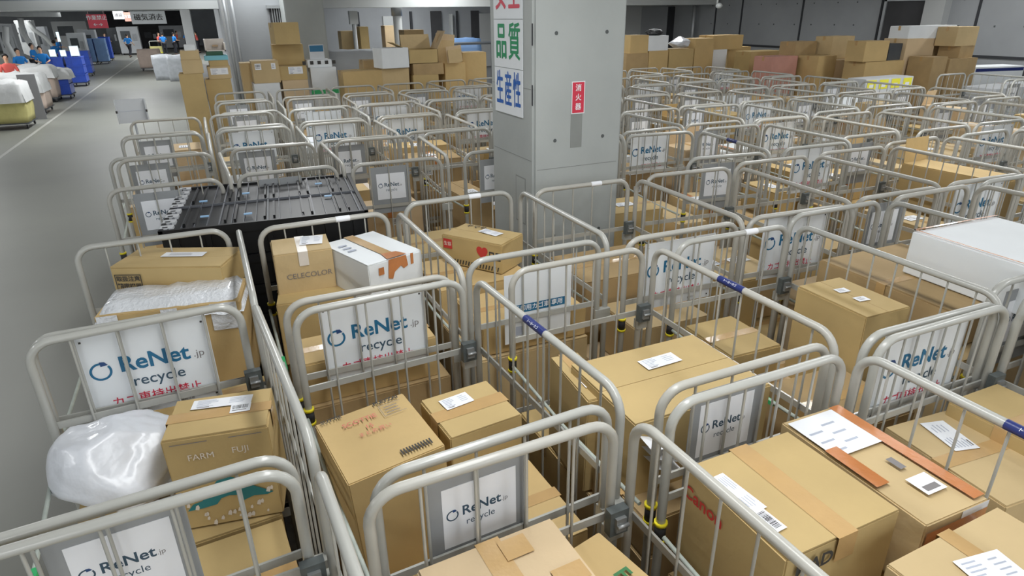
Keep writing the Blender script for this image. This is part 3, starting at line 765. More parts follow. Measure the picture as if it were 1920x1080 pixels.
def art(m):
    flat(m, -w*.48, w*.3, d*.08, d*.46, MT['paper'])
    for i in range(6): flat(m, -w*.42+(i % 2)*w*.3, -w*.2+(i % 2)*w*.3, d*.12+i*d*.045, d*.125+i*d*.045+.006, MT['ink_light'], .0005)
    flat(m, w*.3, w*.48, -d*.48, d*.48, MT['tape_brown'], .0006); flat(m, -w*.5, -w*.3, -d*.2, d*.16, MT['tape_brown'], .0008)
    flat(m, -w*.1, w*.22, -d*.36, -d*.22, MT['paper'], .001); flat(m, -w*.05, w*.17, -d*.34, -d*.3, MT['ink_soft'], .0014)
    flat(m, w*.02, w*.12, -d*.15, -d*.05, MT['ink_soft'], .0012)
stick(ta, print_mesh(art), 'top', 0, 0, name='tape_and_slips', label='brown tape strips and white slips')
def art(m): flat(m, -w/2, w/2, -.03, .03, MT['tape_brown']); flat(m, w*.05, w/2, -.17, .055, MT['paper'], -.0006)
stick(ta, print_mesh(art), 'front', 0, h-.06, name='tape')
t2 = carton(ta.location.x+.0, ta.location.y+.0, 1.055, w*.94, d*.94, .2, ta.rotation_euler.z, 'carton with black diamond mark beneath the brown-taped carton', None, CB[1], tape=None)
def art(m): m.poly([(-.03, 0, 0), (0, -.03, 0), (.03, 0, 0), (0, .03, 0)], MT['ink']); put_text(m, '♻', 0, 0, .03, MT['tape_clear'], 0, 1, .0005)
stick(t2, print_mesh(art), 'front', -w*.25, .11, name='print')
fr_ = top_box((1633, 1042), (1800, 1150), (1887, 968), 1.50, .45, 'tan carton with open edge and white slip at the bottom right corner', mt=CB[0], seam='x', cage=(2, 0))
stick(fr_, label_mesh('slip'), 'top', .03, -.02, .14, .1, R(80))
# cage (3,0)
base(3, 0, .95, 'y', (.95, .98))
c3 = top_box((1660, 800), (1845, 745), (1885, 950), 1.30, .32, 'long pale carton with two slips, behind the sticker rail at far right', mt=CB[0], tw=.06, cage=(3, 0))
w, d, h = c3['_dim']
stick(c3, label_mesh('slip'), 'top', -.1, .1, .17, .1, R(80)); stick(c3, label_mesh('slip'), 'top', .15, .12, .2, .09, R(80))
filler(3, 0, .2, .3, .985, 1.36, .3, .4, 'tan carton at the far right beyond the long pale carton', mt=CB[1])
# cage (3,1)
base(3, 1, .75, 'y', (.9, 1.0))
c31 = top_box((1513, 532), (1645, 590), (1590, 516), 1.50, .55, 'carton with two small white labels under the white-blue giant box', mt=CB[1], tape=None, cage=(3, 1))
w, d, h = c31['_dim']
for u in (-.06, .05): stick(c31, label_mesh('note'), 'top', u, .0, .065, .045, R(85))
filler(3, 1, -.1, -.3, .905, 1.22, .42, .4, 'brown carton low behind the tilted board, right of centre', mt=CB[3])
filler(3, 1, -.17, .3, 1.005, 1.25, .3, .36, 'tan carton low at the back of the belted cage, right of centre', mt=CB[1])
# huge white box on brown ones at the right
base(4, 1, 1.0, 'y', (1.3, 1.3))
filler(4, 1, -.02, -.05, 1.31, 1.5, .64, .75, 'broad brown carton carrying the giant white box', mt=CB[3])
wb = top_box((1715, 432), (1930, 500), (1860, 405), 1.73, .225, 'giant white box with pink and blue logo on its lid, at the right edge', mt=MT['white_card'], seam=None, tape=None, w=.9, d=.62)
w, d, h = wb['_dim']
def art(m):
    for x0, x1, y0, y1 in ((-w/2, w/2, -d/2, -d/2+.012), (-w/2, -w/2+.012, -d/2, d/2)): flat(m, x0, x1, y0, y1, MT['tape_brown'])
    m.poly([(-.02, .0, .0006), (.12, -.03, .0006), (.16, .0, .0006), (.05, .05, .0006)], MT['red_ink']); m.poly([(-.01, .06, .0006), (.04, .07, .0006), (.02, .12, .0006)], MT['sky_blue'])
    put_text(m, 'SUPER DRY', .07, -.06, .04, MT['ink_light'], .01)
stick(wb, print_mesh(art), 'top', 0, 0, name='lid_print')
# cage (0,0), (1,0): foreground
base(0, 0, 1.0, 'y', (.95, 1.05))
f00 = filler(0, 0, .17, .27, 1.055, 1.22, .34, .4, 'tan carton low behind the front rail, left foreground', mt=CB[4])
base(1, 0, .9, 'y', (.95, .95))
f17 = top_box((770, 1040), (1000, 952), (870, 1250), 1.43, .47, 'big peach-tan carton with tape patches, bottom centre foreground', mt=CB[2], seam='y', tape='tape_clear', tw=.07, w=.40, d=.5, cage=(1, 0))
w, d, h = f17['_dim']
for x, y, a, b in ((.02, .16, .08, .07), (.1, .02, .09, .06), (-.12, .1, .07, .04)):
    m = MB(); flat(m, 0, a, 0, b, MT['tape_clear']); stick(f17, m.mesh('tape_patch'), 'top', x, y, name='tape_patch')
f18 = filler(1, 0, -.2, .30, .955, 1.40, .25, .34, 'tan carton with printed box mark, left of the peach-tan carton', mt=CB[1], seam=None, tape=None)
def art(m):
    for x0, x1, y0, y1 in ((-.03, .03, .055, .06), (-.03, .03, -.06, -.055), (-.03, -.025, -.06, .06), (.025, .03, -.06, .06)): flat(m, x0, x1, y0, y1, MT['ink_soft'])
stick(f18, print_mesh(art), 'top', .05, .06, .7, .5, name='print')
arm = top_box((1058, 1032), (1190, 1150), (1112, 1003), 1.33, .37, 'tan carton with green lettering, right of the peach-tan carton', mt=CB[4], seam=None, tape=None, w=.3, d=.13, cage=(1, 0))
def art(m): put_text(m, 'FARM', 0, 0, .07, MT['green_ink'], .02)
stick(arm, print_mesh(art), 'top', .08, 0, name='print')

# --- generic loads
def generic(c, r):
    x, y, q, _ = cages[(c, r)]
    pw = place_words(c, r); rr = random.Random(c*31+r*7)
    zb = rr.uniform(.75, 1.08)
    base_d = rr.choice([0, 1])
    if r <= 4 and c <= 7 and base_d:
        filler(c, r, 0, -.262, .192, zb, .66, .49, 'wide carton at near bottom, %s' % pw)
        filler(c, r, 0, .262, .192, zb-.04, .66, .49, 'wide carton at far bottom, %s' % pw)
    else:
        filler(c, r, 0, 0, .192, zb, .68, 1.0, 'big base carton filling the cage, %s' % pw)
    spots = [(-.0, .28, .62, .42), (.0, -.22, .6, .5)] if rr.random() < .5 else [(-.16, .0, .33, .8), (.18, .1, .3, .6)]
    words = ['far', 'near'] if spots[0][0] == 0 else ['left', 'right']
    for i, (u, v, w, d) in enumerate(spots):
        if rr.random() < .12: continue
        h = rr.uniform(.2, .52); w *= rr.uniform(.8, 1.02); d *= rr.uniform(.75, 1.0)
        kind = rr.random()
        mtl = rr.choice(CB); cat = 'cardboard box'; nm = 'cardboard_box'; wd = 'tan carton'
        if kind < .10: mtl = MT['white_card']; wd = 'white carton'
        if kind > .93:
            X, Y, _q = in_cage(c, r, u, v)
            s_ = sack('plastic_sack', 'white plastic sack on the %s side, %s' % (words[i], pw), 'plastic bag', (X, Y, zb+.15), w*.42, d*.36, .18, MT['bag'], c*3.+r, .12, -.8)
            continue
        lb_ = []
        if rr.random() < .75: lb_.append((rr.choice(['slip', 'note']), 'top', rr.uniform(-.1, .1)*w, rr.uniform(-.2, .2)*d, .16, .1, R(rr.choice([0, 90, 8]))))
        if rr.random() < .3: lb_.append(('code', 'front', rr.uniform(-.25, .25)*w, h*.6, .09, .07))
        filler(c, r, u+.0, v, zb+.002, zb+h, w, d, '%s on the %s side, %s' % (wd, words[i], pw), rr.uniform(-4, 4), mt=mtl, seam=rr.choice(['x', 'y']), tape=rr.choice(['tape_clear', 'tape_clear', 'tape_brown', None, 'tape_white']), labels=lb_)
        if rr.random() < .22: add_flap(bpy.data.objects[-1] if 0 else LAST[0], rr)
for (c, r) in cages:
    if (c, r) not in NEAR: generic(c, r)
base(3, 2, .85, 'y', (.8, .9))
filler(3, 2, .0, .2, .905, 1.25, .6, .5, 'open tan carton in the cage in front of the pillar right side', mt=CB[3])
a_ = filler(3, 2, .05, -.28, .805, 1.1, .5, .4, 'wide carton with pale slip in the cage right of the pillar', mt=CB[0])

# ------------------------------------------------------------------ stack of black folded containers
q0 = at(315, 425, 1.62); q1 = at(707, 385, 1.62); q3 = at(320, 348, 1.62)
bw, bd = (q1-q0).length, (q3-q0).length
bc = (q1+q3)/2; byaw = math.atan2(q1.y-q0.y, q1.x-q0.x)
m = MB(); m.box(-bw/2, bw/2, -bd/2, bd/2, 0, .13, MT['black'])
for i in range(9):
    x = -bw/2+bw*(i+.5)/9; m.box(x-.02, x+.02, -bd/2-.012, bd/2+.012, .01, .12, MT['black'])
pm = m.mesh('pallet')
pal = tag(obj('plastic_pallet', pm, None, (bc.x, bc.y, 0), (0, 0, byaw)), 'black plastic pallet under the stack of folded black containers', 'pallet')
def crate_mesh():
    h = .208; m = MB(); m.box(-bw/2+.01, bw/2-.01, -bd/2+.01, bd/2-.01, .0, h-.02, MT['black'])
    for s in (-1, 1): m.box(-bw/2, bw/2, s*(bd/2-.012)-.012, s*(bd/2-.012)+.012, h-.06, h-.004, MT['black'])
    for s in (-1, 1): m.box(s*(bw/2-.012)-.012, s*(bw/2-.012)+.012, -bd/2, bd/2, h-.06, h-.004, MT['black'])
    for i in range(7):
        x = -bw/2+bw*(i+.5)/7; m.box(x-.015, x+.015, -bd/2-.004, bd/2+.004, .01, h-.06, MT['black'])
    return m.mesh('folded_container')
cm_ = crate_mesh(); zc = .135; last = None
for i in range(7):
    last = obj('folded_container', cm_, None, (bc.x, bc.y, zc), (0, 0, byaw)); zc += .2095
    tag(last, 'black folded plastic container, ' + ('topmost' if i == 6 else 'counted %s from the bottom' % ORD[i].replace('front', 'first')) + ' of the stack beside the aisle', 'container', 'folded black containers')
h = .208
m = MB()
for half in (-1, 1):
    y0, y1 = (-bd/2+.02, -.015) if half < 0 else (.015, bd/2-.02)
    for i in range(17):
        x = -bw/2+.05+(bw-.1)*i/16; wd = .004 if i % 4 else .009
        m.box(x-wd/2, x+wd/2, y0, y1, h-.02, h-.006, MT['blacktrim'])
    for i in range(5):
        x = -bw/2+.16+(bw-.3)*i/4
        m.box(x-.035, x-.022, y0+.08, y1-.08, h-.02, h, MT['black']); m.box(x+.022, x+.035, y0+.08, y1-.08, h-.02, h, MT['black'])
m.box(-bw/2+.02, bw/2-.02, -.012, -.006, h-.02, h-.004, MT['blacktrim'])
obj('rib', m.mesh('ribs'), last)
m = MB()
for i in range(9):
    y = -bd/2+.05+(bd-.12)*i/8; m.box(-bw/2+.0, -bw/2+.075, y, y+.07, h-.02, h-.003, MT['whitetrim'])  # pale pieces stand in for light reflecting on the left border
    m.box(-bw/2+.015, -bw/2+.045, y+.012, y+.03, h-.003, h-.0015, MT['black'])
obj('edge_strip', m.mesh('edge_strip'), last)['label'] = 'pale edge strip, reflected light as colour'
m = MB()
for x, y in ((-.38, -.32), (-.12, -.36), (-.15, .2), (.36, .3), (.4, -.1), (-.42, .08)): m.box(x-.025, x+.025, y-.012, y+.012, h-.006, h+.001, MT['bluelabel'])
obj('small_label', m.mesh('labels'), last)['label'] = 'pale blue labels'

# ------------------------------------------------------------------ piles of cartons behind the cages
PB = []; PY = {}
def pile(px0, px1, pt, pb, Y, label, depth=.45, mt=None, yaw=0, group=None, to_floor=False, sticks=(), tilt=0, **k):
    for _ in range(60):
        a = at_depth(px0, (pt+pb)/2, Y); b = at_depth(px1, (pt+pb)/2, Y)
        cx = (px0+px1)/2
        t = at_depth(cx, pt, Y).z; bo = 0 if to_floor else at_depth(cx, pb, Y).z
        w = b.x-a.x
        x = (a.x+b.x)/2
        e = abs(math.sin(yaw))*.25
        bb = (x-w/2-e*.7, x+w/2+e*.7, Y-e*w, Y+depth+e*w, bo, t)
        hit = any(bb[0] < q[1]-.01 and bb[1] > q[0]+.01 and bb[2] < q[3]-.005 and bb[3] > q[2]+.005 and bb[4] < q[5]-.03 and bb[5] > q[4]+.03 for q in PB) or any(abs(x-cg[0]) < .43+w/2 and bb[2] < cg[1]+.58 and bb[3] > cg[1]-.58 for cg in cages.values())
        if not hit: break
        Y += .05
    PB.append(bb); PY[label] = Y
    o = carton(x, Y+depth/2, bo, w, depth, t-bo, yaw, label, group, mt=mt, tilt=(0, tilt), **k)
    for s in sticks: stick(o, label_mesh(s[0]), 'front', s[1]*w, s[2]*(t-bo), s[3], s[4])
    return o
G1 = 'cartons piled behind the left cages'
# two towers by the aisle
pile(340, 385, 138, 190, 11.6, 'tan carton with navy tape hook, at the foot of the left tower', .5, CB[1], to_floor=True)
o_ = pile(341, 380, 112, 138, 11.6, 'tan carton, middle of the left tower by the aisle', .45, CB[0])
o_ = pile(338, 374, 95, 112, 11.6, 'tan carton near the top of the left tower by the aisle', .45, CB[0])
o_ = pile(345, 366, 84, 95, 11.62, 'small white carton topping the left tower by the aisle', .35, MT['white_card'])
pile(388, 437, 148, 195, 11.8, 'tan carton at the foot of the second tower by the aisle', .5, CB[1], to_floor=True)
pile(390, 433, 124, 148, 11.8, 'tan carton with white slip, middle of the second tower', .45, CB[0], sticks=[('slip', 0, .6, .26, .1)])
pile(392, 428, 113, 124, 11.8, 'thin tan carton under the blue-banded tray, second tower', .45, CB[1])
pile(383, 428, 104, 113, 11.8, 'flat blue-banded carton, second tower by the aisle', .45, MT['teal_paper'], tape=None)
pile(387, 418, 96, 104, 11.8, 'flat dark green carton, second tower by the aisle', .45, MT['dgreen'], tape=None)
# shallow tray on top
a = at_depth(381, 74, 11.9); b = at_depth(424, 96, 11.9)
m = MB(); w_, h_ = b.x-a.x, a.z-b.z
m.box(0, w_, 0, .4, 0, .02, MT['tape_white']); m.box(0, .02, 0, .4, 0, h_, MT['tape_white']); m.box(w_-.02, w_, 0, .4, 0, h_*.7, MT['tape_white']); m.box(0, w_, .38, .4, 0, h_, MT['tape_white']); m.box(.12, w_-.1, .3, .36, h_*.35, h_*.5, MT['tape_clear'])
tag(obj('drawer_tray', m.mesh('drawer_tray'), None, (a.x, 11.85, b.z)), 'cream open drawer tray topping the second tower by the aisle', 'tray')
# pile in front of the second pillar
pile(455, 478, 118, 185, 12.7, 'narrow tan carton at the left end of the pillar pile', .4, CB[0], to_floor=True)
pile(478, 527, 156, 190, 12.2, 'white carton with red dot and characters, pillar pile', .45, MT['white_card'], to_floor=True)
pile(474, 524, 114, 156, 12.2, 'tan carton with two small labels, pillar pile left', .45, CB[0], sticks=[('code', -.28, .75, .1, .1), ('note', .3, .75, .07, .1)])
pile(532, 580, 150, 190, 12.2, 'carton with dark red picture band, pillar pile', .45, CB[2], to_floor=True)
pile(523, 576, 124, 150, 12.2, 'tan carton with white slip, pillar pile centre', .45, CB[1], sticks=[('slip', .1, .7, .24, .12)])
pile(514, 571, 83, 124, 12.2, 'wide tan carton, second from the top of the pillar pile', .5, CB[1], yaw=R(-3))
pile(512, 560, 42, 83, 12.25, 'tan carton with torn corner, topmost of the pillar pile', .45, CB[1], yaw=R(4))
o_ = pile(585, 633, 126, 180, 12.4, 'white carton with green print band, right of the pillar pile', .45, MT['white_card'], to_floor=True)
def art(m): flat(m, -.3, .3, -.05, .05, MT['green'])
w, d, h = o_['_dim']; stick(o_, print_mesh(art), 'front', 0, h-.42, .85, .7, name='print')
o_ = pile(577, 622, 112, 126, 12.4, 'flat white carton with black icons, on the green-banded one', .4, MT['white_card'])
def art(m):
    for i in range(5): flat(m, -.3+i*.13, -.24+i*.13, -.03, .03, MT['ink'])
stick(o_, print_mesh(art), 'front', 0, .08, name='print')
a = at_depth(578, 84, 12.6); b = at_depth(609, 112, 12.6)
m = MB(); w_, h_ = b.x-a.x, a.z-b.z; m.box(0, w_, 0, .02, 0, h_, MT['grey_card']); m.box(.01, w_-.01, -.004, 0, h_*.55, h_*.95, MT['brandblue'])
tag(obj('notice_board', m.mesh('notice_board'), None, (a.x, 12.58, b.z)), 'small board with blue headings standing on the white carton', 'notice board')
# centre pile left of the central pillar
P = [(645, 718, 133, 185, 11.9, 'large tan carton with taped top, left end of the centre pile', CB[4], 0), (718, 768, 128, 185, 11.9, 'tan carton under the white cube box, centre pile', CB[0], 0),
     (775, 832, 118, 140, 11.9, 'flat tan carton under the open one, centre pile', CB[3], 0), (776, 824, 140, 190, 11.9, 'tan carton low in the centre pile, below the flat one', CB[1], 0),
     (832, 872, 118, 190, 11.8, 'tall folded tan carton, right part of the centre pile', CB[4], R(6)), (872, 914, 98, 190, 12.1, 'open tan carton touching the central pillar view, centre pile', CB[4], R(-6))]
for a0_, a1_, t_, b_, Y, l_, mt_, yw in P: pile(a0_, a1_, t_, b_, Y, l_, .5, mt_, yw, to_floor=(b_ > 150))
pile(712, 765, 90, 128, 11.8, 'white cube carton on the centre pile', .42, MT['white_card'], R(8), tape=None)
pile(682, 716, 113, 133, 12.3, 'flat white-topped carton in the centre pile', .4, CB[3])
# open carton with raised flaps
a = at_depth(764, 72, 11.9); b = at_depth(822, 118, 11.9); w_, h_ = b.x-a.x, a.z-b.z
o_ = tag(obj('open_carton', None, None, (a.x, 11.9, b.z)), 'open tan carton with raised flaps, top of the centre pile', 'cardboard box')
m = MB(); hh = h_*.55; t = .008
m.box(0, w_, 0, t, 0, hh, CB[1]); m.box(0, w_, .42, .42+t, 0, hh, CB[1]); m.box(0, t, 0, .42, 0, hh, CB[1]); m.box(w_-t, w_, 0, .42, 0, hh, CB[1]); m.box(0, w_, 0, .42, 0, t, CB[1]); obj('body', m.mesh('body'), o_)
m = MB(); m.box(0, w_, 0, .26, 0, t, CB[0]); obj('flap', m.mesh('flap'), o_, (0, .43, hh), (R(70), 0, 0))
m = MB(); m.box(-.3, 0, 0, .42, 0, t, CB[1]); obj('flap', m.mesh('flap'), o_, (0, 0, hh), (0, R(25), 0))
m = MB(); m.box(0, w_*.62, 0, .42, 0, t, CB[2]); obj('flap', m.mesh('flap'), o_, (w_, 0, hh), (0, R(-62), 0))
# standing flattened sheets
for i, (x0, x1, t_, b_, lean, Y) in enumerate([(812, 850, 62, 118, .1, 12.1), (838, 868, 88, 118, -.1, 11.95)]):
    a = at_depth(x0, t_, Y); b = at_depth(x1, b_, Y); w_, h_ = b.x-a.x, a.z-b.z
    m = MB(); m.box(0, w_, 0, .012, 0, h_, CB[2]); m.box(.02, w_-.02, -.03, -.02, 0, h_*.8, CB[0])
    tag(obj('flattened_carton', m.mesh('flattened_carton'), None, (a.x, Y, b.z), (0, lean, 0)), ['tall flattened carton standing up in the centre pile', 'shorter flattened carton leaning at the centre pile right'][i], 'cardboard sheet')
# right pile, behind the far cages
RP = [(1174, 1215, 100, 135, 12.4, 'tan carton low behind the pillar edge, right pile', CB[3]), (1182, 1216, 66, 100, 12.4, 'tan carton with white lid just right of the pillar', CB[4]),
      (1216, 1252, 95, 135, 12.4, 'tan carton with faint characters, right pile left end', CB[4]), (1216, 1253, 67, 95, 12.4, 'white and gold patterned carton under the small black bag', MT['white_card']), (1254, 1300, 92, 135, 12.4, 'open-mouthed tan carton, right pile left part', CB[1]),
      (1302, 1337, 72, 135, 12.3, 'tall tan carton beside white tape, right pile', CB[4]), (1334, 1362, 93, 125, 12.2, 'white carton with a dark hand hole, right pile', MT['white_card']),
      (1336, 1393, 66, 93, 12.2, 'tan carton over the white hand-hole carton, right pile', CB[4]), (1365, 1406, 88, 122, 12.0, 'tan cube carton, middle of the right pile', CB[4]),
      (1407, 1468, 96, 122, 11.6, 'long low tan carton, middle of the right pile', CB[1])]
for x0, x1, t_, b_, Y, l_, mt_ in RP: pile(x0, x1, t_, b_, Y, l_, .5, mt_, 0, to_floor=(b_ > 121))
RP2 = [(1447, 1495, 106, 130, 10.3, 'pink film-wrapped carton, middle of the right pile', MT['pinkwrap'], 1), (1490, 1530, 78, 106, 10.2, 'tan carton with white tape cross, right pile', CB[3], 0), (1494, 1526, 106, 140, 10.2, 'dark pink carton under the tape-cross one', MT['pinkwrap'], 1),
       (1530, 1566, 105, 150, 9.9, 'tan carton low between pink and lettered cartons', CB[4], 1), (1566, 1602, 112, 150, 9.6, 'pale carton under the tilted lettered carton', CB[2], 1),
       (1557, 1600, 68, 110, 9.4, 'tan lettered carton perched tilted, right pile', CB[0], 0), (1622, 1690, 115, 160, 8.9, 'wide tan carton front under the open black-filled one', CB[4], 1),
       (1622, 1665, 77, 115, 8.9, 'tan half carton left of the black machine parts', CB[4], 0), (1692, 1745, 72, 160, 8.6, 'very tall tan carton under the white crate', CB[2], 1),
       (1745, 1772, 107, 160, 8.4, 'brown carton with narrow white slip, right tower', CB[3], 1), (1776, 1826, 110, 165, 8.4, 'tan carton with small white label, right tower', CB[3], 1),
       (1797, 1826, 86, 110, 8.5, 'small brown carton under the topmost tan one, right tower', CB[3], 0), (1795, 1832, 50, 86, 8.5, 'tan carton at the top right of the right tower', CB[0], 0),
       (1706, 1790, 48, 72, 8.5, 'white crate box with green panel topping the right tower', MT['white_card'], 0)]
SUP = {'white crate box': 'very tall tan', 'tan half carton': 'wide tan carton front', 'tan lettered carton': 'pale carton under', 'tan carton with white tape': 'dark pink', 'small brown carton': 'tan carton with small white label', 'tan carton at the top right': 'small brown'}
RP2.sort(key=lambda q: -q[3])
for x0, x1, t_, b_, Y, l_, mt_, fl_ in RP2:
    for k1 in SUP:
        if l_.startswith(k1): Y = max([Y]+[PY[k2] for k2 in PY if k2.startswith(SUP[k1])])
    if True: pile(x0, x1, t_, b_, Y, l_, .5 if fl_ else .42, mt_, R(random.uniform(-3, 3)), to_floor=bool(fl_))
pile(1745, 1795, 72, 107, 8.45, 'brown carton bridging the two towers under the white crate', .4, CB[3])
pile(1666, 1690, 82, 115, 9.0, 'black machine part carton beside the tall tan carton', .4, MT['machdark'], tape=None, name='machine_part', cat='machine part')
p = at_depth(1240, 60, 12.4)
sack('bag', 'small black bag lying on top of the cartons right of the pillar', 'bag', (p.x, 12.65, at_depth(1240, 67, 12.4).z+.05), .2, .15, .08, MT['black'], 2.)
p = at_depth(1284, 82, 12.3); sack('plastic_sack', 'white and blue plastic bag between cartons right of the pillar', 'plastic bag', (p.x, 12.5, p.z), .25, .2, .14, MT['bag'], 4.)
o_ = pile(1838, 1905, 125, 178, 8.0, 'white carton with navy band leaning at the right edge', .5, MT['white_card'], R(-12), to_floor=True, tape=None)
def art(m): flat(m, -.34, .34, -.03, .03, MT['navy'])
w, d, h = o_['_dim']; stick(o_, print_mesh(art), 'front', 0, h-.06, w/.7, 1, name='navy_band', label='navy band')
o_ = pile(1862, 1990, 162, 215, 6.6, 'big pale grey carton with brown tape tab at the right edge', .6, MT['grey_card'], 0, to_floor=True, tape='tape_brown', seam='y')
o_ = pile(1622, 1710, 146, 175, 7.55, 'yellow-printed translucent box behind the far right cages', .35, MT['grey_card'], tape=None, to_floor=True)
def art(m):
    for i in range(4): flat(m, -.28+i*.15, -.17+i*.15, -.06, .09, MT['yellow_print']); flat(m, -.25+i*.15, -.2+i*.15, -.03, .02, MT['signboard'], .0005)
w, d, h = o_['_dim']; stick(o_, print_mesh(art), 'front', 0, h-.11, w/.6, 1, name='print')

# loose cartons standing between pillar and next cages
carton(3.02, 4.3, 0, .7, .6, 1.0, R(4), 'large floor-standing carton right behind the pillar', None, CB[0])
carton(3.0, 4.3, 1.002, .5, .42, .28, R(-6), 'smaller carton on the floor-standing one behind the pillar', None, CB[1], labels=[('slip', 'top', 0, 0, .16, .1)])
carton(1.35, 4.3, 0, .72, .6, .85, R(2), 'brown carton on the floor left of the pillar', None, CB[3])
carton(1.32, 4.28, .852, .6, .45, .38, R(2), 'tan carton on the brown one left of the pillar', None, CB[1])

# ------------------------------------------------------------------ aisle row: carts with bags and blue containers
def cart(x, y, w, d, label, name='platform_dolly'):
    m = MB(); m.box(-w/2, w/2, -d/2, d/2, .14, .17, MT['machdark'])
    o = tag(obj(name, m.mesh('platform'), None, (x, y, 0)), label, 'dolly', 'dollies along the aisle')
    for sx in (-1, 1):
        for sy in (-1, 1): obj('caster', caster, o, (sx*(w/2-.08), sy*(d/2-.08), .01))
    return o
def soft_box(name, label, cat, x, y, z, w, d, h, mt, seed, bulge=.05):
    m = MB(); vs, fs = m.box(-w/2, w/2, -d/2, d/2, 0, h, mt)
    bmesh.ops.subdivide_edges(m.bm, edges=list(m.bm.edges), cuts=5, use_grid_fill=True)
    for v in m.bm.verts:
        n = noise.noise(v.co*3+Vector((seed, 0, 0))); t = 1+bulge*math.sin(math.pi*min(1, max(0, v.co.z/h)))
        v.co.x *= t; v.co.y *= t; v.co += Vector((n*.03, noise.noise(v.co*4+Vector((0, seed, 0)))*.03, n*.04 if v.co.z > .1 else 0))
    for f in m.bm.faces: f.smooth = True
    return tag(obj(name, m.mesh(name), None, (x, y, z)), label, cat)
def drape(name, label, x, y, z, w, d, drop, seed):
    m = MB(); N = 16
    V = [[None]*(N+1) for _ in range(N+1)]
    for i in range(N+1):
        for j in range(N+1):
            u, v = (i/N-.5)*2, (j/N-.5)*2; e = max(abs(u), abs(v))
            over = max(0, e-.72)/.28
            k = .5 if over == 0 else .5
            xx = u*w*.5*(1 if abs(u) < .72 else 1)/1*1.0; yy = v*d*.5
            xx = max(-w/2, min(w/2, u/.72*w/2)); yy = max(-d/2, min(d/2, v/.72*d/2))
            n = noise.noise(Vector((i*.45+seed, j*.45, 0)))
            zz = .12*n+.1*(1-e)-over*drop*(1+.25*n)
            out = 1+.06*over+.05*over*noise.noise(Vector((i*1.3, j*1.3, seed)))
            V[i][j] = m.bm.verts.new((xx*out, yy*out, zz))
    m.mi(MT['sheet'])
    for i in range(N):
        for j in range(N):
            f = m.bm.faces.new((V[i][j], V[i+1][j], V[i+1][j+1], V[i][j+1])); f.smooth = True
    return tag(obj(name, m.mesh(name), None, (x, y, z)), label, 'plastic sheet')
# yellow bag cart
Y0 = 21.9
p = at(62, 242, 0); cart(p.x-.75, p.y+.6, 1.4, 1.1, 'dark dolly under the yellow fabric bag at the left edge')
soft_box('fabric_bag', 'yellow fabric bag on a dolly at the left edge of the aisle', 'fabric bag', p.x-.75, p.y+.6, .172, 1.35, 1.0, .98, MT['yellow_bag'], 1.)
drape('sheet_cover', 'white sheet draped over the yellow fabric bag', p.x-.75, p.y+.6, 1.2, 1.42, 1.08, .5, 2.)
p2_ = at(76, 234, 0)
m = MB(); m.box(0, .45, 0, .05, .0, 1.3, MT['board']); m.box(.02, .43, .05, .3, .1, .14, MT['machdark'])
bd_ = tag(obj('cart_panel', m.mesh('cart_panel'), None, (p2_.x-.5, p2_.y+1.3, 0)), 'upright grey end panel of a cart right of the yellow bag', 'panel')
p = at(98, 214, 0); cart(p.x-.8, p.y+.7, 1.4, 1.2, 'dark dolly under the first beige fabric bag')
soft_box('fabric_bag', 'beige fabric bag under a long white sheet, second in the aisle row', 'fabric bag', p.x-.8, p.y+.7, .172, 1.35, 1.15, .92, MT['pink_bag'], 4.)
drape('sheet_cover', 'billowing white sheet over the first beige fabric bag', p.x-.85, p.y+.7, 1.16, 1.48, 1.3, .5, 6.)
p = at(116, 192, 0); cart(p.x-.75, p.y+.7, 1.3, 1.2, 'dark dolly under the second beige fabric bag')
soft_box('fabric_bag', 'beige fabric bag with white top, third in the aisle row', 'fabric bag', p.x-.75, p.y+.7, .172, 1.25, 1.0, .95, MT['pink_bag'], 9.)
drape('sheet_cover', 'white sheet over the second beige fabric bag', p.x-.75, p.y+.7, 1.19, 1.36, 1.1, .35, 11.)
# blue containers
def bin_mesh(w, d, h, mt):
    m = MB(); t = .02
    m.box(-w/2, w/2, -d/2, -d/2+t, 0, h, mt); m.box(-w/2, w/2, d/2-t, d/2, 0, h, mt); m.box(-w/2, -w/2+t, -d/2, d/2, 0, h, mt); m.box(w/2-t, w/2, -d/2, d/2, 0, h, mt); m.box(-w/2, w/2, -d/2, d/2, 0, t, mt)
    for s in (-1, 1): m.box(-w/2-.015, w/2+.015, s*d/2-.015, s*d/2+.015, h-.05, h, mt); m.box(s*w/2-.015, s*w/2+.015, -d/2-.015, d/2+.015, h-.05, h, mt)
    for i in range(4):
        x = -w/2+w*(i+.5)/4; m.box(x-.012, x+.012, -d/2-.01, -d/2, .02, h-.05, mt)
    return m.mesh('container')
BM = {k_: bin_mesh(.62, .9, .36, MT[k_]) for k_ in ('blue_bin', 'pale_bin')}
stk = [((140, 186), 2, 'blue_bin', 2), ((168, 162), 3, 'blue_bin', 2), ((178, 143), 3, 'blue_bin', 2), ((208, 120), 4, 'pale_bin', 2), ((215, 114), 4, 'blue_bin', 1)]
for si, ((px, py), n, mk, cols) in enumerate(stk):
    p = at(px, py, 0)
    for cc in range(cols):
        x = p.x-.38-cc*.72; y = p.y+.6
        where = '%s dolly of containers along the aisle, %s stack' % (ORD[si].replace('front', 'nearest'), ['right', 'left'][cc])
        cart(x, y, .66, .95, 'dark dolly carrying the %s' % where)
        for i in range(n):
            tag(obj('plastic_container', BM[mk], None, (x, y, .175+i*.362)), '%s container %s, %s' % ('blue' if mk[0] == 'b' else 'pale blue', ['at the bottom', 'second up', 'third up', 'fourth up'][i], where), 'container', 'plastic containers on dollies')
p = at(168, 162, 0); p2q = at(178, 143, 0)
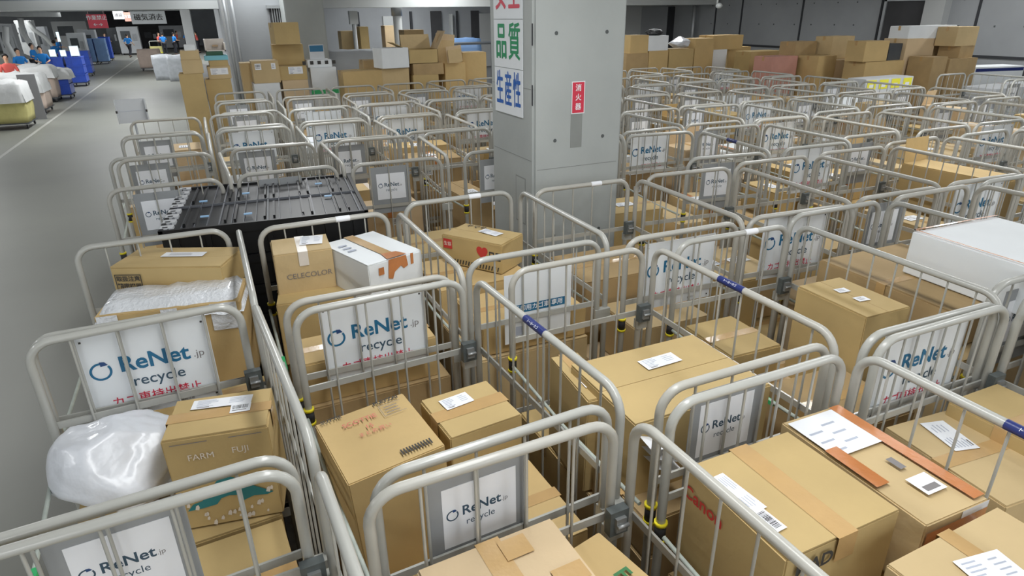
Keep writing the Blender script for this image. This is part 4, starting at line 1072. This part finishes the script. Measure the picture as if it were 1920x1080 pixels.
for i, (x, y, z, k_, wl) in enumerate([(p.x-.3, p.y+.5, 1.263, 1.25, 'largest'), (p.x-.75, p.y+.5, 1.263, .8, 'middle'), (p.x-1.15, p.y+.55, 1.263, .9, 'leftmost')]):
    m = MB(); m.box(-.13*k_, .13*k_, -.01, .01, .03, .34*k_, MT['screen']); m.box(-.15*k_, .15*k_, .01, .03, 0, .36*k_, MT['grey_card']); m.box(-.1, .1, -.1, .12, 0, .02, MT['machdark'])
    tag(obj('lit_panel', m.mesh('lit_panel'), None, (x, y, z), (0, 0, R(-12))), wl+' bright lit panel standing on the blue containers', 'light panel')
p = at(140, 186, 0); drape('sheet_cover', 'white plastic sheet over the nearest blue containers', p.x-.75, p.y+.6, 1.02, 1.5, 1.02, .3, 21.)
# beige bag and pushcart beyond the aisle
p = at(282, 133, 0); cart(p.x+.1, p.y+.5, 1.1, .9, 'small dark dolly under the beige bag at the far end of the aisle')
soft_box('fabric_bag', 'beige fabric bag standing alone at the far right of the aisle', 'fabric bag', p.x+.1, p.y+.5, .172, 1.15, .9, 1.0, MT['pink_bag'], 14.)
p = at(296, 104, 0); m = MB(); m.box(-.5, .5, -.35, .35, .2, .25, MT['yellow_print']); m.tube(loop_path(-.45, .45, .25, 1.1, .1, 'x', .35), .03, MT['beam'], 8); m.box(-.45, .45, -.3, .3, .25, .7, MT['yellow_bag'])
tag(obj('push_cart', m.mesh('push_cart'), None, (p.x, p.y, 0)), 'yellow push cart with white handle at the far end of the aisle', 'push cart')
# clear wrapped carts near the second row end
for px, py, w_, l_ in ((312, 150, .9, 'translucent white wrapped cart left of the carton towers'), (335, 152, .7, 'pale wrapped crate cart just left of the carton towers')):
    p = at(px, py, 0); soft_box('wrapped_cart', l_, 'cart', p.x, p.y+.4, .0, w_, .8, 1.15, MT['wrap'], px*.1, .02)
# white open box leaning on the aisle side
a = at_depth(225, 232, 9.4); b = at_depth(270, 184, 9.4); w_, h_ = b.x-a.x, b.z-a.z
o_ = tag(obj('white_panel', None, None, ((a.x+b.x)/2, 9.4, a.z)), 'pale folded panel standing upright above the first file, beside the aisle', 'panel')
m = MB(); m.box(-w_/2, w_/2, -.01, .01, 0, h_, MT['grey_card']); m.box(-w_/2, w_/2, -.0125, -.01, h_*.5, h_*.51, MT['ink_light'])
for sx in (-1, 1): m.box(sx*w_/2-.006, sx*w_/2+.006, -.05, .02, 0, h_, MT['grey_card']); m.box(sx*w_/2-.01, sx*w_/2+.01, -.055, -.04, h_*.45, h_*.55, MT['ink'])
obj('panel', m.mesh('panel'), o_)
m = MB(); m.tube([(0, 0, -a.z), (0, 0, 0)], .015, MT['steel'], 8); m.box(-.15, .15, -.1, .1, -a.z, -a.z+.03, MT['machdark']); obj('stand', m.mesh('stand'), o_)

# ------------------------------------------------------------------ hanging signs
def hang(px0, px1, t_, b_, Y, label, plate, txt, mt, sz):
    a = at_depth(px0, (t_+b_)/2, Y); b = at_depth(px1, (t_+b_)/2, Y); zt_ = at_depth((px0+px1)/2, t_, Y).z; zb_ = at_depth((px0+px1)/2, b_, Y).z
    w, h = b.x-a.x, zt_-zb_
    o = tag(obj('hanging_sign', None, None, ((a.x+b.x)/2, Y, (zt_+zb_)/2), (0, 0, R(-6))), label, 'sign')
    m = MB(); m.box(-w/2, w/2, 0, .03, -h/2, h/2, plate); obj('plate', m.mesh('plate'), o)
    m = MB()
    for x in (-w*.4, w*.4): m.tube([(x, .015, h/2), (x, .015, CEIL-(zt_+zb_)/2)], .012, MT['steel'], 6)
    obj('hanger', m.mesh('hanger'), o)
    m = MB()
    for i, s in enumerate(txt):
        for j, dx in enumerate((-.02, 0, .02)): put_text(m, s, dx*h*sz, h*(.24-.48*i if len(txt) > 1 else 0), h*sz, mt, 0, 1, j*.003)
    obj('lettering', m.mesh('lettering'), o, (0, -.006, 0), (R(90), 0, 0))
hang(245, 311, 21, 45, 31, 'white hanging sign with four dark characters over the aisle', MT['signboard'], ['磁気消去'], MT['ink'], .56)
hang(164, 201, 27, 53, 33, 'red hanging sign with white characters left over the aisle', MT['kanji_red'], ['作業禁止', '←→'], MT['signboard'], .36)
hang(212, 232, 21, 36, 37, 'small white hanging sign between the red and white ones', MT['signboard'], ['通路'], MT['ink_soft'], .5)
hang(233, 245, 23, 40, 38, 'small pinkish hanging sign left of the big white sign', MT['pinkwrap'], ['注意'], MT['signboard'], .4)

# ------------------------------------------------------------------ machines and clutter in the far workshop
def machine(px0, px1, t_, b_, Y, label, mt=None, depth=1.2, dark=True, name='machine', cat='machine'):
    a = at_depth(px0, (t_+b_)/2, Y); b = at_depth(px1, (t_+b_)/2, Y); zt_ = min(CEIL-.05, at_depth((px0+px1)/2, t_, Y).z)
    w = b.x-a.x
    o = tag(obj(name, None, None, ((a.x+b.x)/2, Y+depth/2, 0)), label, cat)
    m = MB(); m.box(-w/2, w/2, -depth/2, depth/2, .12, zt_, mt or MT['machine']); obj('cabinet', m.mesh('cabinet'), o)
    m = MB()
    for sx in (-1, 1): m.box(sx*(w/2-.08)-.05, sx*(w/2-.08)+.05, -depth/2+.03, depth/2-.03, 0, .12, MT['machdark'])
    obj('foot', m.mesh('foot'), o)
    if dark:
        m = MB(); m.box(-w*.35, w*.1, -depth/2-.02, -depth/2, zt_*.55, zt_*.85, MT['machdark']); m.box(w*.18, w*.38, -depth/2-.03, -depth/2, zt_*.5, zt_*.75, MT['steel']); obj('control_panel', m.mesh('control_panel'), o)
    return o
machine(222, 262, 50, 96, 66, 'grey cabinet machine with dark opening beyond the aisle end')
machine(203, 221, 52, 92, 68, 'black cabinet between machines at the aisle end', MT['machdark'])
machine(300, 345, 48, 80, 76, 'grey machine right of the aisle end behind the coral shirts')
machine(100, 165, 40, 82, 74, 'long white cabinet with blue-lit front, far left workshop', MT['concrete_pale'])
machine(268, 298, 55, 92, 80, 'dark shelving in the doorway at the end of the aisle', MT['dark'])
m = MB(); a = at_depth(205, 60, 83.8); b = at_depth(352, 60, 83.8); m.box(a.x, b.x, 83.7, 83.95, 0, 3.6, MT['dark']); struct('door_2', m.mesh('door'))
a = at_depth(352, 60, 40)
m = MB(); m.box(a.x, a.x+.3, 26, 50, 0, CEIL, MT['concrete_pale']); struct('wall_aisle', m.mesh('wall_aisle'))
# duct tubes and racks at far left
for i, (x0, y0, x1, y1, Y) in enumerate([(38, 34, 62, 90, 42), (10, 50, 28, 110, 38), (30, 60, 33, 100, 46), (52, 40, 85, 70, 50)]):
    a = at_depth(x0, y0, Y); b = at_depth(x1, y1, Y); m = MB(); a.z = min(a.z, 3.9)
    m.tube([a, (a+b)/2+Vector((-.15, 0, 0)), b, (b.x+.6, Y, .8), (b.x+.6, Y, 0)], .13, MT['beam'], 10)
    tag(obj('duct_hose', m.mesh('duct_hose')), ['thick pale duct hose running down at the far left', 'curved pale hose at the left picture edge', 'thin pale hose between the ducts at far left', 'slanting pale duct over the workers at left'][i], 'duct')
for i, (x0, x1, t_, b_, Y) in enumerate([(0, 30, 45, 110, 45), (34, 66, 38, 100, 52), (60, 88, 50, 90, 55), (128, 160, 62, 100, 52), (160, 180, 56, 90, 56)]):
    machine(x0, x1, t_, b_, Y, ['tall grey rack machine at the left picture edge', 'grey rack with hanging hoses, second from the left edge', 'robot-like grey machine behind the workers at left', 'small grey workbench unit with lit top, far left', 'grey equipment tower behind the pale containers'][i], [MT['machine'], MT['concrete_pale'], MT['machine'], MT['grey_card'], MT['machine']][i], 1.)
m = MB(); a = at_depth(104, 60, 51); b = at_depth(114, 78, 51); m.box(a.x, b.x, 51, 51.05, b.z, a.z, MT['screen']); m.box(a.x+.1, b.x-.1, 51.02, 51.1, 0, b.z, MT['machdark'])
tag(obj('monitor', m.mesh('monitor')), 'lit pale screen on a stand above the workers at left', 'monitor')
# clutter beyond the second pillar
for i, (x0, x1, t_, b_, Y, mk) in enumerate([(640, 676, 58, 90, 21, 'cb'), (676, 692, 50, 90, 20.5, 'cb'), (722, 742, 48, 80, 22, 'cb'), (758, 795, 56, 80, 17, 'cb'), (640, 712, 96, 130, 16.5, 'film'), (850, 900, 72, 100, 18, 'film')]):
    mt_ = MT['film'] if mk == 'film' else CB[i % 5]
    if mk == 'film':
        Y += 3 if i == 5 else 0; p = at_depth((x0+x1)/2, t_, Y); soft_box('wrapped_pallet', ['', '', '', '', 'film-wrapped grey pallet load behind the centre pile', 'film-wrapped bluish load just left of the central pillar'][i], 'pallet load', p.x, Y+.6, 0, 1.6 if i == 4 else 1.1, 1.0, p.z, MT['pale_bin'] if i == 5 else MT['grey_card'], 3.+i, .02)
    else: pile(x0, x1, t_, b_, Y, ['long tan carton on the far bench beyond the second pillar', 'upright tan carton on the far bench', 'tan carton with white edge far behind the white cube', 'shallow tan carton just behind the open one'][i], .5, mt_, to_floor=True)
m = MB(); p = at_depth(663, 40, 20); m.tube([(p.x, 20, 0), (p.x, 20, 2.7)], .06, MT['beam'], 10); m.box(p.x-.12, p.x+.12, 19.92, 20.08, 2.55, 2.9, MT['beam'])
tag(obj('lamp_post', m.mesh('post')), 'white post with a box head beyond the second pillar', 'post')
m = MB(); p = at_depth(745, 40, 20.5); m.tube([(p.x, 20.5, 0), (p.x, 20.5, 3.1)], .13, MT['beam'], 12); m.tube([(p.x, 20.5, 2.75), (p.x, 20.5, 3.2)], .17, MT['steel'], 12)
tag(obj('duct_pipe', m.mesh('pipe')), 'thick white vertical duct behind the white cube carton', 'duct')
m = MB(); a = at_depth(835, 90, 18.2); m.box(a.x, a.x+2.0, 18.6, 19.4, 1.95, 2.0, MT['machdark'])
for sx in (.05, 1.9): m.box(a.x+sx, a.x+sx+.05, 18.6, 19.4, 0, 1.95, MT['machdark'])
tag(obj('work_table', m.mesh('work_table')), 'high black table just left of the central pillar, far back', 'table')
m = MB(); a = at_depth(1340, 12, 16.9)
p = at_depth(1345, 8, 16.2); m.tube([(0, 0, 0), (0, 0, .25)], .03, MT['beam'], 8); m.blob((0, -.08, -.04), .09, .12, .08, MT['beam'], 2)
m.tube([(0, 0, .22), (17.18-p.x, 0, .22)], .02, MT['beam'], 6)
tag(obj('security_camera', m.mesh('security_camera'), None, (p.x, 16.2, p.z)), 'small white security camera on the wall right of the pipe', 'camera')

# ------------------------------------------------------------------ people
def skin_mesh(name, verts, edges, mt, sub=1, smooth=True):
    me = bpy.data.meshes.new(name); me.from_pydata([v[:3] for v in verts], edges, [])
    o = bpy.data.objects.new(name, me); COL.objects.link(o)
    md = o.modifiers.new('s', 'SKIN'); md.use_smooth_shade = True
    lay = me.skin_vertices[0] if me.skin_vertices else None
    if lay is None:
        bm = bmesh.new(); bm.from_mesh(me); bm.verts.layers.skin.verify(); bm.to_mesh(me); bm.free(); lay = me.skin_vertices[0]
    for i, v in enumerate(verts):
        rr = v[3]; lay.data[i].radius = rr if isinstance(rr, tuple) else (rr, rr)
    lay.data[0].use_root = True
    if sub: sd = o.modifiers.new('d', 'SUBSURF'); sd.levels = sub; sd.render_levels = sub
    dg = bpy.context.evaluated_depsgraph_get(); dg.update()
    out = bpy.data.meshes.new_from_object(o.evaluated_get(dg)); out.name = name
    bpy.data.objects.remove(o)
    out.materials.clear(); out.materials.append(mt)
    for p_ in out.polygons: p_.use_smooth = True
    return out
POSES = {
 'walk': dict(hl=(.09, -.02, .92), kl=(.1, -.18, .5), al=(.1, .02, .09), hr=(-.09, -.02, .92), kr=(-.1, .1, .5), ar=(-.1, .32, .14), el=(.27, .1, 1.12), wl=(.26, -.08, .92), er=(-.27, -.02, 1.12), wr=(-.26, -.2, .98), lean=0, dz=0),
 'work': dict(hl=(.09, 0, .92), kl=(.11, -.03, .5), al=(.12, .02, .09), hr=(-.09, 0, .92), kr=(-.11, -.02, .5), ar=(-.12, .03, .09), el=(.26, -.1, 1.14), wl=(.16, -.36, 1.1), er=(-.26, -.1, 1.14), wr=(-.14, -.36, 1.12), lean=-.08, dz=0),
 'sit': dict(hl=(.09, 0, .5), kl=(.12, -.42, .5), al=(.12, -.4, .09), hr=(-.09, 0, .5), kr=(-.12, -.42, .5), ar=(-.12, -.4, .09), el=(.27, -.1, .74), wl=(.15, -.34, .76), er=(-.27, -.1, .74), wr=(-.13, -.34, .78), lean=-.08, dz=-.42)}
def human(pose):
    P = POSES[pose]; dz = P['dz']; L = P['lean']
    sh = 1.40+dz; nk = 1.47+dz
    def T(k): v = P[k]; return Vector(v)
    V = []; E = []
    def add(p, r, par=None): V.append((*p, r)); (E.append((par, len(V)-1)) if par is not None else None); return len(V)-1
    pel = add((0, 0, .95+dz), (.135, .10)); wa = add((0, L*.3, 1.08+dz), (.12, .09), pel); ch = add((0, L*.8, 1.28+dz), (.12, .08), wa)
    nb = add((0, L, nk-.03), (.06, .06), ch); hd0 = add((0, L-.005, nk+.07), (.062, .07), nb); hd1 = add((0, L-.01, nk+.14), (.074, .09), hd0); hd2 = add((0, L-.005, nk+.22), (.055, .068), hd1)
    for s, e, w in ((1, 'el', 'wl'), (-1, 'er', 'wr')):
        s0 = add((s*.175, L, sh-.02), .052, ch); e0 = add(T(e), .04, s0); w0 = add(T(w), .026, e0)
        d = (T(w)-T(e)).normalized(); hp = T(w)+d*.06; h0 = add(hp, (.038, .018), w0)
    for s, h, k_, a in ((1, 'hl', 'kl', 'al'), (-1, 'hr', 'kr', 'ar')):
        h0 = add(T(h), .088, pel); k0 = add(T(k_), .058, h0); a0 = add(T(a), .036, k0)
        add(T(a)+Vector((0, -.07, -.055)), (.04, .03), a0); add(T(a)+Vector((0, -.15, -.06)), (.036, .022), len(V)-1)
    body = skin_mesh('body', V, E, MT['skin'], 1)
    # fingers, nose, ears added to the same surface mesh
    m = MB(); m.mi(MT['skin']); m.bm.from_mesh(body)
    for e, w in (('el', 'wl'), ('er', 'wr')):
        d = (T(w)-T(e)).normalized(); base_ = T(w)+d*.085; side = d.cross(Vector((0, 0, 1))).normalized()
        for j, ln in enumerate((.06, .075, .08, .07)):
            b0 = base_+side*(j-1.5)*.018; m.tube([b0, b0+d*ln*.5+Vector((0, 0, -.004)), b0+d*ln+Vector((0, 0, -.02))], [.009, .008, .006], MT['skin'], 6)
        s_ = -1 if e == 'el' else 1
        b0 = T(w)+d*.03+side*.028*s_; m.tube([b0, b0+side*.03*s_+d*.03, b0+side*.035*s_+d*.055], [.011, .009, .007], MT['skin'], 6)
    m.tube([(0, L-.095, nk+.165), (0, L-.118, nk+.125), (0, L-.095, nk+.12)], [.008, .015, .01], MT['skin'], 6)
    for s in (-1, 1): m.blob((s*.077, L, nk+.14), .01, .022, .03, MT['skin'], 1); m.blob((s*.03, L-.088, nk+.155), .012, .008, .007, MT['hair'], 1)
    m.box(-.022, .022, L-.098, L-.09, nk+.082, nk+.09, MT['red_ink'])
    body = m.mesh('body')
    # shirt
    V = []; E = []
    pel = add((0, 0, .93+dz), (.15, .115)); wa = add((0, L*.3, 1.08+dz), (.14, .11), pel); ch = add((0, L*.8, 1.28+dz), (.175, .13), wa); nb = add((0, L, nk-.03), (.085, .085), ch)
    for s, e in ((1, 'el'), (-1, 'er')):
        s0 = add((s*.18, L, sh-.02), .066, ch); add(T(e).lerp(Vector((s*.18, L, sh-.02)), .05), .055, s0)
    shirt = skin_mesh('shirt', V, E, MT['shirt_blue'], 1)
    V = []; E = []
    pel = add((0, 0, .96+dz), (.142, .11))
    for s, h, k_, a in ((1, 'hl', 'kl', 'al'), (-1, 'hr', 'kr', 'ar')):
        h0 = add(T(h), .1, pel); k0 = add(T(k_), .073, h0); add(T(a), .056, k0)
    trou = skin_mesh('trousers', V, E, MT['trousers'], 1)
    m = MB()
    def hf(p_):
        if p_.y < -.35 and p_.z < .35: p_ = Vector((p_.x*.9, -.35, p_.z))
        return p_
    m.blob((0, L+.015, nk+.185), .092, .105, .095, MT['hair'], 3, hf); hair = m.mesh('hair')
    m = MB()
    for s, a in ((1, 'al'), (-1, 'ar')):
        c_ = T(a); m.blob((c_.x, c_.y-.07, c_.z-.055), .05, .13, .045, MT['rubber'], 2)
    shoes = m.mesh('shoe')
    return dict(body=body, shirt=shirt, trousers=trou, hair=hair, shoes=shoes)
HM = {k_: human(k_) for k_ in POSES}
coral = {k_: HM[k_]['shirt'].copy() for k_ in HM}
for k_ in coral: coral[k_].materials[0] = MT['shirt_coral']
PEOPLE = [(247, 108, 'walk', 'b', 160, 'person in blue shirt and dark trousers walking down the aisle'),
 (303, 103, 'work', 'c', 60, 'person in coral shirt standing at the left of the right-hand machine'), (312, 104, 'work', 'b', 190, 'person in blue shirt facing away in front of the coral shirts'),
 (336, 96, 'work', 'c', 90, 'person in coral shirt standing at the grey machine, centre'), (331, 103, 'work', 'b', 120, 'dark-haired person in blue shirt beside the wrapped carts'),
 (356, 98, 'work', 'b', 200, 'person in light blue shirt left of the carton towers'), (375, 99, 'work', 'c', 250, 'person in coral shirt partly hidden by the carton towers'),
 (187, 105, 'work', 'b', 30, 'person in blue shirt standing behind the pale blue containers'), (203, 103, 'work', 'b', 60, 'person in pale blue cap and shirt near the black cabinet'),
 (31, 100, 'work', 'b', 40, 'person in blue shirt standing behind the yellow bag, leftmost blue shirt'), (74, 92, 'work', 'b', 10, 'person in bright blue shirt above the first beige bag sheet'),
 (55, 86, 'work', 'b', 80, 'dark-haired person just beyond the bright blue shirt'), (99, 80, 'work', 'b', 160, 'person in blue shirt above the nearest blue containers'),
 (118, 122, 'work', 'b', 70, 'dark-haired person standing behind the workers at left'), (9, 108, 'work', 'c', 20, 'person in reddish shirt at the left picture edge'), (168, 112, 'work', 'b', 120, 'person with dark hair behind the far pale containers')]
for px, py, ps, sh_, ang, l_ in PEOPLE:
    p = at(px, py, 1.72 if px < 110 else 0)
    if px < 110: k_ = 1.16 if 20 < px < 40 else 1.09; p.x *= k_; p.y *= k_
    o = thing('person', l_, 'person', (p.x, p.y, .01), R(ang)); H = HM[ps]
    obj('body', H['body'], o); obj('shirt', H['shirt'] if sh_ == 'b' else coral[ps], o); obj('trousers', H['trousers'], o); obj('hair', H['hair'], o); obj('shoe', H['shoes'], o)
    if ps == 'sit':
        m = MB(); m.box(-.16, .16, -.14, .16, .36, .39, MT['machdark'])
        for a_, b_ in ((-.13, -.11), (.13, -.11), (-.13, .13), (.13, .13)): m.tube([(a_, b_, 0), (a_, b_, .36)], .015, MT['steel'], 6)
        tag(obj('stool', m.mesh('stool'), None, (p.x, p.y, 0), (0, 0, R(ang))), 'stool under ' + l_, 'stool')

for o in bpy.data.objects:
    if 0 and o.get('label') and len(o['label'].replace('-', ' ').split()) > 16: print('LONG', o.name, o['label'])
    if '_dim' in o: del o['_dim']
print('cages', len(cages), 'cartons', nbox[0], 'objects', len(bpy.data.objects))
